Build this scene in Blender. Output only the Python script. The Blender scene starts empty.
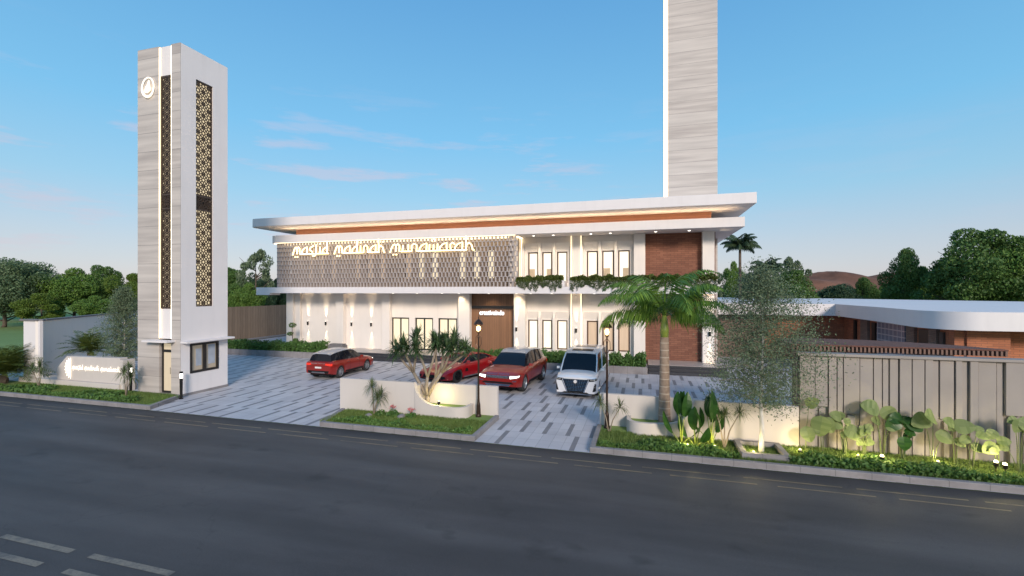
import bpy, bmesh, math, random
import numpy as np
from mathutils import Vector, Matrix
PI = math.pi; R = math.radians
SC = bpy.context.scene; COL = SC.collection
CAMH = 4.8; YAW = math.atan(130/456)

# ------------------------------------------------------------------ helpers
def tag(o, label=None, cat=None, group=None, kind=None):
    if label: o['label'] = label
    if cat: o['category'] = cat
    if group: o['group'] = group
    if kind: o['kind'] = kind
    return o

def thing(name, label, cat, loc=(0, 0, 0), rz=0, group=None):
    o = bpy.data.objects.new(name, None); COL.objects.link(o)
    o.location = loc; o.rotation_euler = (0, 0, rz); o.empty_display_size = .2
    return tag(o, label, cat, group)

def link(name, me, mats, parent=None, smooth=False):
    if not isinstance(mats, (list, tuple)): mats = [mats]
    for m in mats: me.materials.append(m)
    if smooth:
        me.polygons.foreach_set('use_smooth', [True]*len(me.polygons))
    o = bpy.data.objects.new(name, me); COL.objects.link(o)
    if parent: o.parent = parent
    return o

def dup(o, parent=None, loc=None, rz=None, label=None, scale=None):
    c = o.copy(); COL.objects.link(c); c.parent = parent
    if loc is not None: c.location = loc
    if rz is not None: c.rotation_euler = (0, 0, rz)
    if label: c['label'] = label
    if scale is not None: c.scale = scale
    for ch in list(o.children): dup(ch, c)
    return c

class MB:
    def __init__(s): s.v = []; s.f = []; s.mi = []; s.cur = 0
    def add(s, vs, fs):
        b = len(s.v); s.v += [tuple(p) for p in vs]
        for f in fs: s.f.append([b+i for i in f]); s.mi.append(s.cur)
    def box(s, x0, x1, y0, y1, z0, z1, M=None):
        vs = [Vector(p) for p in ((x0,y0,z0),(x1,y0,z0),(x1,y1,z0),(x0,y1,z0),(x0,y0,z1),(x1,y0,z1),(x1,y1,z1),(x0,y1,z1))]
        if M: vs = [M @ p for p in vs]
        s.add(vs, [(0,3,2,1),(4,5,6,7),(0,1,5,4),(1,2,6,5),(2,3,7,6),(3,0,4,7)]); return s
    def prism(s, pts, a0, a1, axis='z'):
        # pts 2D; axis the extruded one. z: (x,y) ; y: (x,z) ; x: (y,z)
        def P(p, a):
            return {'z': (p[0], p[1], a), 'y': (p[0], a, p[1]), 'x': (a, p[0], p[1])}[axis]
        n = len(pts)
        s.add([P(p, a0) for p in pts]+[P(p, a1) for p in pts],
              [list(range(n))[::-1], list(range(n, 2*n))]+[(i, (i+1) % n, n+(i+1) % n, n+i) for i in range(n)]); return s
    def tube(s, pts, rad, n=8, cap=True):
        pts = [Vector(p) for p in pts]; m = len(pts)
        if not isinstance(rad, (list, tuple)): rad = [rad]*m
        vs = []; up = Vector((0, 0, 1)); prev = None
        for i, p in enumerate(pts):
            d = (pts[min(i+1, m-1)]-pts[max(i-1, 0)]).normalized()
            if prev is None:
                a = d.cross(up if abs(d.z) < .9 else Vector((1, 0, 0))).normalized()
            else:
                a = (prev-d*prev.dot(d)).normalized()
            prev = a; b = d.cross(a)
            for k in range(n):
                t = 2*PI*k/n; vs.append(p+(a*math.cos(t)+b*math.sin(t))*rad[i])
        fs = [(i*n+k, i*n+(k+1) % n, (i+1)*n+(k+1) % n, (i+1)*n+k) for i in range(m-1) for k in range(n)]
        if cap: fs += [list(range(n))[::-1], [(m-1)*n+k for k in range(n)]]
        s.add(vs, fs); return s
    def lathe(s, prof, c=(0, 0, 0), n=16, axis='z', cap=True):
        vs = []; 
        for r, h in prof:
            for k in range(n):
                t = 2*PI*k/n; a, b = r*math.cos(t), r*math.sin(t)
                q = {'z': (a, b, h), 'y': (a, h, b), 'x': (h, a, b)}[axis]
                vs.append((c[0]+q[0], c[1]+q[1], c[2]+q[2]))
        m = len(prof)
        fs = [(i*n+k, i*n+(k+1) % n, (i+1)*n+(k+1) % n, (i+1)*n+k) for i in range(m-1) for k in range(n)]
        if cap: fs += [list(range(n))[::-1], [(m-1)*n+k for k in range(n)]]
        s.add(vs, fs); return s
    def quad(s, a, b, c, d): s.add([a, b, c, d], [(0, 1, 2, 3)]); return s
    def build(s, name, mats, parent=None, smooth=False, bevel=0, seg=2, auto=False):
        me = bpy.data.meshes.new(name); me.from_pydata(s.v, [], s.f); me.update()
        me.polygons.foreach_set('material_index', s.mi)
        bm = bmesh.new(); bm.from_mesh(me)
        bmesh.ops.recalc_face_normals(bm, faces=bm.faces)
        if auto:
            for f in bm.faces: f.smooth = True
            for e in bm.edges:
                if len(e.link_faces) == 2 and e.calc_face_angle(0) > R(38): e.smooth = False
        bm.to_mesh(me); bm.free()
        o = link(name, me, mats, parent, smooth)
        if bevel:
            b = o.modifiers.new('b', 'BEVEL'); b.width = bevel; b.segments = seg; b.limit_method = 'ANGLE'; b.angle_limit = R(40)
        return o

def smooth01(t): t = max(0, min(1, t)); return t*t*(3-2*t)
def interp(x, ks):
    if x <= ks[0][0]: return ks[0][1]
    for (a, u), (b, v) in zip(ks, ks[1:]):
        if x <= b: return u+(v-u)*(x-a)/(b-a)
    return ks[-1][1]

# a point on the ground at a heading (given by its column in the picture) and a distance along the view
def ray(px, d):
    xc = (px-512)/456*d; c, s = math.cos(YAW), math.sin(YAW)
    return (xc*c-d*s, xc*s+d*c)
def hgt(py, d): return CAMH+(290.5-py)*d/456

# ------------------------------------------------------------------ materials
class N:
    def __init__(s, mat):
        s.t = mat.node_tree; s.t.nodes.clear()
    def n(s, typ, **kw):
        nd = s.t.nodes.new(typ)
        for k, v in kw.items():
            if k.startswith('i_'):
                nd.inputs[k[2:].replace('_', ' ')].default_value = v
            else: setattr(nd, k, v)
        return nd
    def l(s, a, b): s.t.links.new(a, b)
    def put(s, v, sock):
        if hasattr(v, 'is_output') or isinstance(v, bpy.types.NodeSocket): s.l(v, sock)
        else: sock.default_value = v
    def math(s, op, a, b=0.0, c=None):
        nd = s.n('ShaderNodeMath', operation=op); s.put(a, nd.inputs[0]); s.put(b, nd.inputs[1])
        if c is not None: s.put(c, nd.inputs[2])
        return nd.outputs[0]
    def mix(s, f, a, b, blend='MIX'):
        nd = s.n('ShaderNodeMix', data_type='RGBA', blend_type=blend)
        s.put(f, nd.inputs[0]); s.put(a if not isinstance(a, tuple) else (*a[:3], 1), nd.inputs[6]); s.put(b if not isinstance(b, tuple) else (*b[:3], 1), nd.inputs[7])
        return nd.outputs[2]
    def ramp(s, f, p0, p1, a=0., b=1.):
        nd = s.n('ShaderNodeMapRange'); s.put(f, nd.inputs[0]); nd.inputs[1].default_value = p0; nd.inputs[2].default_value = p1
        nd.inputs[3].default_value = a; nd.inputs[4].default_value = b; nd.clamp = True
        return nd.outputs[0]
    def noise(s, scale, vec=None, detail=4, rough=.55, out=0):
        nd = s.n('ShaderNodeTexNoise'); nd.inputs['Scale'].default_value = scale; nd.inputs['Detail'].default_value = detail
        nd.inputs['Roughness'].default_value = rough
        if vec is not None: s.l(vec, nd.inputs['Vector'])
        return nd.outputs[out]
    def map(s, vec, scale=(1, 1, 1), rot=(0, 0, 0), loc=(0, 0, 0)):
        nd = s.n('ShaderNodeMapping'); s.l(vec, nd.inputs[0]); nd.inputs['Scale'].default_value = scale
        nd.inputs['Rotation'].default_value = rot; nd.inputs['Location'].default_value = loc
        return nd.outputs[0]
    def obj(s): return s.n('ShaderNodeTexCoord').outputs['Object']
    def pos(s): return s.n('ShaderNodeNewGeometry').outputs['Position']
    def finish(s, color, rough=.6, metal=0., bump=None, bstr=.2, bdist=.01, emis=None, estr=0., coat=0., spec=.5, trans=0.):
        b = s.n('ShaderNodeBsdfPrincipled'); s.put(color if not isinstance(color, tuple) else (*color[:3], 1), b.inputs['Base Color'])
        s.put(rough, b.inputs['Roughness']); b.inputs['Metallic'].default_value = metal
        b.inputs['Specular IOR Level'].default_value = spec
        b.inputs['Coat Weight'].default_value = coat; b.inputs['Coat Roughness'].default_value = .05
        b.inputs['Transmission Weight'].default_value = trans
        if emis is not None:
            s.put(emis if not isinstance(emis, tuple) else (*emis[:3], 1), b.inputs['Emission Color']); s.put(estr, b.inputs['Emission Strength'])
        if bump is not None:
            bp = s.n('ShaderNodeBump'); bp.inputs['Strength'].default_value = bstr; bp.inputs['Distance'].default_value = bdist
            s.l(bump, bp.inputs['Height']); s.l(bp.outputs[0], b.inputs['Normal'])
        o = s.n('ShaderNodeOutputMaterial'); s.l(b.outputs[0], o.inputs[0]); return b

def newmat(name):
    m = bpy.data.materials.new(name); m.use_nodes = True; return m, N(m)
def plain(name, col, rough=.6, metal=0., var=.12, scale=3., bump=.15, bscale=40., coat=0., spec=.5):
    m, n = newmat(name); v = n.obj(); a = n.noise(scale, v)
    f = n.ramp(a, .3, .7)
    c = n.mix(f, tuple(x*(1-var) for x in col), tuple(min(1, x*(1+var)) for x in col))
    n.finish(c, rough, metal, n.noise(bscale, v) if bump else None, bump, .01, coat=coat, spec=spec); return m
def glow(name, col, st):
    m, n = newmat(name); n.finish((.8, .8, .8), .5, emis=col, estr=st); return m
def leafmat(name, ca, cb, rough=.55, trans=.25, spec=.3):
    m, n = newmat(name); g = n.n('ShaderNodeNewGeometry'); r = g.outputs['Random Per Island']
    big = n.ramp(n.noise(.9, n.obj(), 2), .35, .65)
    c = n.mix(r, ca, cb); c = n.mix(n.math('MULTIPLY', big, .5), c, tuple(x*.55 for x in cb))
    b = n.finish(c, rough, spec=spec)
    t = n.n('ShaderNodeBsdfTranslucent'); n.l(c, t.inputs[0])
    mx = n.n('ShaderNodeMixShader'); mx.inputs[0].default_value = trans
    o = [x for x in n.t.nodes if x.type == 'OUTPUT_MATERIAL'][0]
    n.l(b.outputs[0], mx.inputs[1]); n.l(t.outputs[0], mx.inputs[2]); n.l(mx.outputs[0], o.inputs[0]); return m

M = {}
def m_render(name, col, var=.05):   # painted render / plaster: faint patches, streaks of dirt
    m, n = newmat(name); p = n.pos()
    a = n.ramp(n.noise(.7, p, 5), .3, .75); s = n.ramp(n.noise(1.0, n.map(p, (3, 3, .35)), 5), .5, .8)
    c = n.mix(a, tuple(x*(1-var) for x in col), col); c = n.mix(n.math('MULTIPLY', s, .22), c, tuple(x*.72 for x in col))
    n.finish(c, .75, bump=n.noise(60, p, 3), bstr=.12, bdist=.004); return m
M['white'] = m_render('white_paint', (.70, .665, .66))
M['wallwhite'] = m_render('wall_paint', (.74, .685, .635))
M['lowwall'] = m_render('garden_wall_paint', (.56, .51, .47), .09)
M['panel'] = m_render('panel_concrete', (.30, .27, .25), .2)
M['stoneblock'] = plain('grey_block', (.16, .15, .15), .8)

def m_travertine():
    m, n = newmat('travertine'); p = n.pos()
    z = n.n('ShaderNodeSeparateXYZ'); n.l(p, z.inputs[0]); zz = z.outputs[2]
    row = n.math('FLOOR', n.math('DIVIDE', zz, .86))
    wn = n.n('ShaderNodeTexWhiteNoise', noise_dimensions='1D'); n.l(row, wn.inputs['W'])
    v = n.map(p, (.22, .22, 3.4)); cv = n.n('ShaderNodeVectorMath', operation='ADD'); n.l(v, cv.inputs[0])
    cb = n.n('ShaderNodeCombineXYZ'); n.l(n.math('MULTIPLY', wn.outputs[0], 30), cb.inputs[0]); n.l(cb.outputs[0], cv.inputs[1])
    vein = n.ramp(n.noise(1.2, cv.outputs[0], 5, .5), .30, .70)
    c = n.mix(vein, (.52, .47, .43), (.32, .285, .265))
    c = n.mix(n.math('MULTIPLY', wn.outputs[0], .35), c, (.58, .54, .50))
    fr = n.math('FRACT', n.math('DIVIDE', zz, .86)); j = n.math('LESS_THAN', fr, .02)
    c = n.mix(n.math('MULTIPLY', j, .85), c, (.15, .135, .13))
    n.finish(c, .55, bump=vein, bstr=.1); return m
M['trav'] = m_travertine()

def m_brick(name, a, b, mortar, bw=.5, bh=.085, rough=.85):
    m, n = newmat(name); p = n.pos(); s = n.n('ShaderNodeSeparateXYZ'); n.l(p, s.inputs[0])
    cb = n.n('ShaderNodeCombineXYZ'); n.l(n.math('ADD', s.outputs[0], s.outputs[1]), cb.inputs[0]); n.l(s.outputs[2], cb.inputs[1])
    t = n.n('ShaderNodeTexBrick'); n.l(cb.outputs[0], t.inputs['Vector'])
    t.inputs['Scale'].default_value = 1; t.inputs['Brick Width'].default_value = bw; t.inputs['Row Height'].default_value = bh
    t.inputs['Mortar Size'].default_value = .008; t.inputs['Color1'].default_value = (*a, 1); t.inputs['Color2'].default_value = (*b, 1); t.inputs['Mortar'].default_value = (*mortar, 1)
    big = n.ramp(n.noise(.8, p, 5), .3, .7)
    c = n.mix(n.math('MULTIPLY', big, .4), t.outputs[0], tuple(x*.6 for x in a))
    n.finish(c, rough, bump=n.math('SUBTRACT', 1., t.outputs[1]), bstr=.5, bdist=.01); return m
M['brick'] = m_brick('red_brick', (.175, .068, .042), (.25, .105, .064), (.07, .04, .03), .42, .12)
M['brick2'] = m_brick('orange_brick', (.46, .17, .085), (.34, .12, .062), (.18, .09, .06), .4, .1)
M['brickgrey'] = m_brick('grey_brown_brick', (.19, .125, .10), (.24, .165, .13), (.09, .07, .06))

def m_wood(name, a, b, axis='x', plank=.16, rough=.55):
    m, n = newmat(name); p = n.pos(); s = n.n('ShaderNodeSeparateXYZ'); n.l(p, s.inputs[0])
    u = {'x': s.outputs[0], 'y': s.outputs[1], 'z': s.outputs[2]}[axis]
    q = n.math('DIVIDE', u, plank); wn = n.n('ShaderNodeTexWhiteNoise', noise_dimensions='1D'); n.l(n.math('FLOOR', q), wn.inputs['W'])
    sc = (1.5, 1.5, 1.5); sc = {'x': (14, 14, .8), 'y': (14, 14, .8), 'z': (.8, .8, 14)}[axis]
    g = n.ramp(n.noise(1.2, n.map(p, sc), 5), .3, .7)
    c = n.mix(g, a, b); c = n.mix(n.math('MULTIPLY', wn.outputs[0], .4), c, tuple(x*.6 for x in a))
    j = n.math('LESS_THAN', n.math('FRACT', q), .06); c = n.mix(n.math('MULTIPLY', j, .7), c, tuple(x*.25 for x in a))
    n.finish(c, rough, bump=g, bstr=.1); return m
M['woodred'] = m_wood('red_wood_band', (.27, .11, .06), (.34, .145, .08), 'z', .15)
M['wooddoor'] = m_wood('timber_panel', (.21, .105, .055), (.26, .135, .07), 'x', .17)
M['woodfence'] = m_wood('weathered_fence_boards', (.17, .125, .09), (.24, .18, .13), 'y', .3, .8)
M['slat'] = plain('brown_slats', (.15, .082, .058), .6)
M['slatroof'] = m_wood('brown_pergola_boards', (.12, .06, .042), (.16, .065, .05), 'x', .16, .95)

def m_asphalt():
    m, n = newmat('asphalt'); p = n.pos()
    big = n.ramp(n.noise(.22, p, 5), .3, .7); st = n.ramp(n.noise(.7, n.map(p, (.25, 1.6, 1)), 5), .42, .75)
    fine = n.noise(70, p, 3, .7); c = n.mix(big, (.045, .040, .040), (.070, .063, .062))
    c = n.mix(n.math('MULTIPLY', st, .45), c, (.125, .115, .112)); c = n.mix(n.math('MULTIPLY', n.ramp(fine, .48, .66), .30), c, (.17, .16, .155))
    s = n.n('ShaderNodeSeparateXYZ'); n.l(p, s.inputs[0])
    tr = n.math('ABSOLUTE', n.math('SUBTRACT', n.math('FRACT', n.math('DIVIDE', n.math('ADD', s.outputs[1], n.math('MULTIPLY', n.noise(.12, p), 1.2)), 1.85)), .5))
    c = n.mix(n.math('MULTIPLY', n.ramp(tr, .30, .12), .28), c, (.035, .032, .031))
    stn = n.math('MULTIPLY', n.ramp(n.noise(1.1, n.map(p, (.6, 1, 1), loc=(7, 3, 0)), 4, .5), .62, .72), .5); c = n.mix(stn, c, (.024, .022, .021))
    pt = n.n('ShaderNodeTexBrick'); n.l(n.map(p, (.13, .3, 1), loc=(.4, .2, 0)), pt.inputs['Vector']); pt.inputs['Scale'].default_value = 1; pt.inputs['Mortar Size'].default_value = .004; pt.inputs['Color1'].default_value = (0, 0, 0, 1); pt.inputs['Color2'].default_value = (1, 1, 1, 1); pt.inputs['Brick Width'].default_value = 1.2; pt.inputs['Row Height'].default_value = .9; pt.inputs['Mortar'].default_value = (.5, .5, .5, 1)
    c = n.mix(n.math('MULTIPLY', n.ramp(pt.outputs[0], .8, .95), .12), c, (.10, .095, .09))
    gut = n.ramp(n.math('ADD', s.outputs[1], n.math('MULTIPLY', n.noise(2, p), .5)), 13.3, 13.75)
    c = n.mix(n.math('MULTIPLY', gut, .6), c, (.022, .021, .022))
    crk = n.n('ShaderNodeTexVoronoi', feature='DISTANCE_TO_EDGE'); crk.inputs['Scale'].default_value = .35
    wv = n.n('ShaderNodeVectorMath', operation='ADD'); n.l(p, wv.inputs[0]); n.l(n.noise(1.3, p, 4, .6, 1), wv.inputs[1]); n.l(wv.outputs[0], crk.inputs['Vector'])
    ck = n.math('LESS_THAN', crk.outputs[0], .006); ck = n.math('MULTIPLY', ck, n.ramp(n.noise(.25, p), .5, .6))
    c = n.mix(n.math('MULTIPLY', ck, .2), c, (.015, .015, .015))
    rg = n.ramp(n.noise(.5, n.map(p, (.4, 1.2, 1)), 5), .35, .7, .74, .60)
    n.finish(c, rg, bump=fine, bstr=.4, bdist=.006, spec=.35); return m
M['asphalt'] = m_asphalt()

def m_paver():
    m, n = newmat('block_paving'); p = n.pos(); s = n.n('ShaderNodeSeparateXYZ'); n.l(p, s.inputs[0]); X, Y = s.outputs[0], s.outputs[1]
    yr = n.math('DIVIDE', n.math('SUBTRACT', Y, 13.62), 1.36); row = n.math('FLOOR', yr); fy = n.math('FRACT', yr)
    sx = n.math('ADD', n.math('DIVIDE', n.math('ADD', X, 3.62), .79), n.math('ADD', n.math('MULTIPLY', row, .42), .5)); cx = n.math('FLOOR', sx); fx = n.math('FRACT', sx)
    st = n.math('LESS_THAN', n.math('ABSOLUTE', n.math('SUBTRACT', fx, .5)), .10)
    cb = n.n('ShaderNodeCombineXYZ'); n.l(cx, cb.inputs[0]); n.l(row, cb.inputs[1])
    wn = n.n('ShaderNodeTexWhiteNoise', noise_dimensions='2D'); n.l(cb.outputs[0], wn.inputs['Vector'])
    st = n.math('MULTIPLY', st, n.math('LESS_THAN', wn.outputs[0], .84))
    pxx = n.math('DIVIDE', X, .395); cb2 = n.n('ShaderNodeCombineXYZ'); n.l(n.math('FLOOR', pxx), cb2.inputs[0]); n.l(n.math('FLOOR', n.math('MULTIPLY', yr, 2.)), cb2.inputs[1])
    w2 = n.n('ShaderNodeTexWhiteNoise', noise_dimensions='2D'); n.l(cb2.outputs[0], w2.inputs['Vector'])
    base = n.mix(w2.outputs[0], (.43, .42, .445), (.51, .50, .52))
    jx = n.math('LESS_THAN', n.math('FRACT', pxx), .035); jy = n.math('LESS_THAN', n.math('FRACT', n.math('MULTIPLY', yr, 2.)), .022)
    j = n.math('MAXIMUM', jx, jy)
    c = n.mix(st, base, (.175, .175, .19)); c = n.mix(n.math('MULTIPLY', j, .55), c, (.12, .12, .13))
    d = n.ramp(n.noise(.55, p, 6), .4, .75); c = n.mix(n.math('MULTIPLY', d, .3), c, (.22, .22, .24))
    n.finish(c, n.ramp(n.noise(1.5, p), .3, .7, .45, .7), bump=n.noise(50, p), bstr=.15, bdist=.005); return m
M['paver'] = m_paver()
def m_tile():
    m, n = newmat('terrace_tiles'); p = n.pos(); s = n.n('ShaderNodeSeparateXYZ'); n.l(p, s.inputs[0])
    a = n.math('LESS_THAN', n.math('FRACT', n.math('DIVIDE', s.outputs[0], .6)), .015); b = n.math('LESS_THAN', n.math('FRACT', n.math('DIVIDE', s.outputs[1], .6)), .015)
    c = n.mix(n.ramp(n.noise(1, p), .3, .7), (.34, .30, .28), (.42, .38, .35)); c = n.mix(n.math('MULTIPLY', n.math('MAXIMUM', a, b), .6), c, (.15, .13, .12))
    n.finish(c, .35); return m
M['tile'] = m_tile()
M['step'] = plain('dark_granite', (.035, .035, .04), .4, bump=.05)
M['kerb'] = plain('kerb_concrete', (.30, .285, .28), .85, var=.25, scale=1.2, bump=.3)
def m_kerb():
    m, n = newmat('kerb_stone'); p = n.pos(); s = n.n('ShaderNodeSeparateXYZ'); n.l(p, s.inputs[0])
    j = n.math('LESS_THAN', n.math('FRACT', n.math('DIVIDE', s.outputs[0], .8)), .02)
    c = n.mix(n.ramp(n.noise(1.6, p, 6), .3, .7), (.17, .158, .16), (.26, .243, .243)); c = n.mix(n.math('MULTIPLY', j, .7), c, (.08, .08, .08))
    c = n.mix(n.math('MULTIPLY', n.ramp(n.noise(6, p, 5), .55, .75), .4), c, (.14, .13, .12))
    n.finish(c, .85, bump=n.noise(40, p), bstr=.3); return m
M['kerb'] = m_kerb()
def m_grass():
    m, n = newmat('lawn'); p = n.pos()
    c = n.mix(n.ramp(n.noise(.08, p, 5), .3, .7), (.13, .21, .045), (.19, .27, .07))
    c = n.mix(n.math('MULTIPLY', n.ramp(n.noise(3, p, 6), .4, .7), .6), c, (.11, .165, .045))
    n.finish(c, .9, bump=n.noise(30, p), bstr=.3, bdist=.01); return m
M['grass'] = m_grass()
M['soil'] = plain('soil_under_plants', (.045, .065, .025), .95, var=.4, scale=6, bump=.6, bscale=25)
def m_paint():
    m, n = newmat('worn_road_paint'); p = n.pos()
    f = n.ramp(n.noise(3, p, 6, .7), .36, .50, .25, 1.); f2 = n.ramp(n.noise(30, p, 3, .7), .34, .5, .35, 1.)
    c = n.mix(n.math('MULTIPLY', f, f2), (.085, .08, .078), (.21, .18, .14)); n.finish(c, .7); return m
M['paint'] = m_paint()
def m_paint2():
    m, n = newmat('faded_road_paint'); p = n.pos()
    f = n.ramp(n.noise(2.5, n.map(p, (.5, 1, 1)), 6, .7), .32, .55)
    c = n.mix(n.math('MULTIPLY', f, .6), (.055, .05, .05), (.34, .25, .13)); n.finish(c, .6); return m
M['paint2'] = m_paint2()
M['hill'] = plain('red_earth', (.16, .072, .042), .95, var=.5, scale=.06, bump=.0)

M['frameblk'] = plain('black_frame', (.018, .016, .015), .4, bump=0)
M['framebrn'] = plain('brown_frame', (.085, .038, .022), .45, bump=0)
def m_pane(name, ca, cb, st, sc=1.5):
    m, n = newmat(name); p = n.pos()
    f = n.ramp(n.noise(sc, n.map(p, (5, 1, .5)), 3), .3, .7); c = n.mix(f, ca, cb)
    n.finish((.3, .25, .2), .12, emis=c, estr=st, spec=.5); return m
M['lit'] = m_pane('lit_window_curtain', (1, .80, .48), (1, .90, .66), .42)
M['litbr'] = m_pane('bright_lit_window', (1, .86, .60), (1, .95, .78), .55)
M['litdim'] = m_pane('dim_lit_window', (.62, .42, .26), (.72, .50, .33), .3)
M['litgate'] = m_pane('lit_gatehouse_window', (.95, .78, .50), (.85, .70, .47), .24, 2.5)
M['curt'] = plain('drawn_blind', (.34, .22, .15), .3, var=.1, bump=0, spec=.6)
M['led'] = glow('led_strip', (1, .68, .28), 1.05)
M['ledcove'] = glow('cove_strip', (1, .74, .46), 9.)
M['ledsoft'] = glow('led_line', (1, .78, .46), 1.1)
M['letter'] = glow('lit_letters', (1, .70, .24), 1.7)
M['lettersign'] = glow('lit_sign_letters', (1, .84, .6), .55)
M['letterwhite'] = glow('white_lit_letters', (.93, .96, 1), .75)
M['bulb'] = glow('lamp_bulb', (1, .62, .22), 3.)
M['spotdisc'] = glow('downlight_disc', (1, .93, .8), 2.)
M['gardenlens'] = glow('garden_spot_lens', (1, .88, .42), 4.)
M['backlit'] = m_pane('lit_backing', (.95, .80, .52), (.85, .68, .42), .42, 3)
M['lattice'] = plain('bronze_lattice', (.055, .035, .024), .5, bump=0)
M['blackmetal'] = plain('black_metal', (.02, .019, .019), .35, .6, bump=0)
M['bronze'] = plain('dark_bronze', (.05, .03, .022), .35, .6, bump=0)
M['darkbrown'] = plain('dark_brown_column', (.045, .032, .03), .6)
M['cream'] = plain('cream_room', (.45, .36, .25), .8)
M['screen'] = plain('screen_blocks', (.40, .36, .35), .8, var=.1)
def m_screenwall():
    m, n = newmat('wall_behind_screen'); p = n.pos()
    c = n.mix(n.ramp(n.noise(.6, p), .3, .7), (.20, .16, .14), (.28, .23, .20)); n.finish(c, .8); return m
M['screenwall'] = m_screenwall()

# foliage
M['leafdark'] = leafmat('dark_leaves', (.05, .115, .028), (.125, .215, .05))
M['leafmid'] = leafmat('mid_green_leaves', (.075, .16, .03), (.17, .28, .055))
M['leafyel'] = leafmat('yellow_green_leaves', (.09, .15, .022), (.15, .22, .035))
M['leafpale'] = leafmat('grey_green_leaves', (.09, .15, .07), (.17, .24, .12))
M['leafair'] = leafmat('airy_grey_leaves', (.10, .15, .08), (.20, .26, .15))
M['leafblue'] = leafmat('blue_green_leaves', (.04, .085, .045), (.07, .125, .065))
M['cover'] = leafmat('ground_cover_leaves', (.06, .13, .03), (.13, .24, .055))
M['blade'] = leafmat('grass_blades', (.12, .19, .04), (.20, .28, .07))
M['hedge'] = leafmat('hedge_leaves', (.06, .14, .035), (.12, .23, .055))
M['trail'] = leafmat('trailing_leaves', (.06, .10, .035), (.13, .17, .07))
M['balcony'] = leafmat('balcony_leaves', (.055, .09, .018), (.12, .15, .03))
M['palm'] = leafmat('palm_fronds', (.045, .125, .02), (.18, .30, .045), .4)
M['palmfar'] = leafmat('far_palm_fronds', (.04, .07, .035), (.07, .11, .05), .5)
M['sword'] = leafmat('sword_leaves', (.03, .07, .026), (.09, .15, .06), .45)
M['thin'] = leafmat('thin_leaves', (.09, .13, .05), (.17, .21, .09), .5)
M['cycad'] = leafmat('cycad_leaves', (.07, .11, .022), (.14, .18, .04), .5)
M['paddle'] = leafmat('paddle_leaves', (.022, .075, .015), (.05, .13, .025), .3, .35)
M['taro'] = leafmat('taro_leaves', (.17, .24, .08), (.31, .38, .16), .55, .45)
M['flower'] = leafmat('pink_petals', (.55, .12, .14), (.65, .22, .2))
def bark(name, a, b, sc=(6, 6, 1.2)):
    m, n = newmat(name); v = n.obj(); f = n.ramp(n.noise(2.5, n.map(v, sc), 6), .35, .65)
    n.finish(n.mix(f, a, b), .85, bump=f, bstr=.5, bdist=.02); return m
M['bark'] = bark('brown_bark', (.06, .042, .03), (.13, .10, .075))
M['barkpale'] = bark('pale_bark', (.42, .40, .36), (.62, .60, .56))
M['barkgrey'] = bark('grey_bark', (.19, .15, .11), (.32, .27, .21))
def m_palmbark():
    m, n = newmat('ringed_palm_bark'); v = n.obj(); s = n.n('ShaderNodeSeparateXYZ'); n.l(v, s.inputs[0])
    zz = n.math('ADD', s.outputs[2], n.math('MULTIPLY', n.noise(3, v), .03))
    r = n.math('LESS_THAN', n.math('FRACT', n.math('DIVIDE', zz, .24)), .14)
    c = n.mix(n.ramp(n.noise(6, v, 6), .3, .7), (.20, .14, .10), (.33, .25, .19)); c = n.mix(n.math('MULTIPLY', r, .6), c, (.50, .43, .35))
    n.finish(c, .85, bump=r, bstr=.3); return m
M['palmbark'] = m_palmbark()
M['crownshaft'] = plain('green_crownshaft', (.22, .28, .05), .4, bump=0)

# cars
def m_carpaint(name, col, rough=.28):
    m, n = newmat(name); n.finish(n.mix(n.ramp(n.noise(2, n.obj()), .3, .7), tuple(x*.93 for x in col), col), rough, .25, coat=.8); return m
M['carorange'] = m_carpaint('orange_red_paint', (.27, .014, .008))
M['carred'] = m_carpaint('deep_red_paint', (.31, .006, .010))
M['carwhite'] = m_carpaint('pearl_white_paint', (.80, .785, .785))
M['carsilver'] = m_carpaint('silver_roof_paint', (.40, .42, .46))
M['cargrey'] = plain('grey_trim', (.16, .17, .19), .4, .5, bump=0)
M['chrome'] = plain('chrome', (.55, .56, .6), .15, 1., bump=0)
M['carblack'] = plain('black_trim', (.008, .008, .009), .6, bump=0, spec=.2)
M['glass'] = plain('tinted_glass', (.006, .008, .013), .09, bump=0, spec=.35)
gm_, nn = newmat('mesh_grille'); _p = nn.obj(); _v = nn.n('ShaderNodeTexVoronoi'); _v.inputs['Scale'].default_value = 30; nn.l(_p, _v.inputs['Vector']); nn.finish(nn.mix(nn.ramp(_v.outputs[0], .3, .5), (.02, .02, .025), (.18, .19, .21)), .35, .6); M['grillemesh'] = gm_
M['tyre'] = plain('tyre_rubber', (.015, .015, .016), .85)
M['rim'] = plain('alloy_rim', (.45, .46, .48), .28, .9, bump=0)
M['rimdark'] = plain('dark_alloy', (.03, .03, .032), .3, .7, bump=0)
M['headlight'] = glow('headlight_on', (1, .93, .82), 1.2)
M['headoff'] = plain('headlight_glass', (.5, .48, .42), .12, .3, bump=0)
m_, nn = newmat('tail_light'); nn.finish((.35, .01, .008), .3, emis=(1, .05, .02), estr=.35); M['taillight'] = m_
M['plate'] = plain('number_plate', (.65, .62, .6), .5, bump=0)

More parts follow.
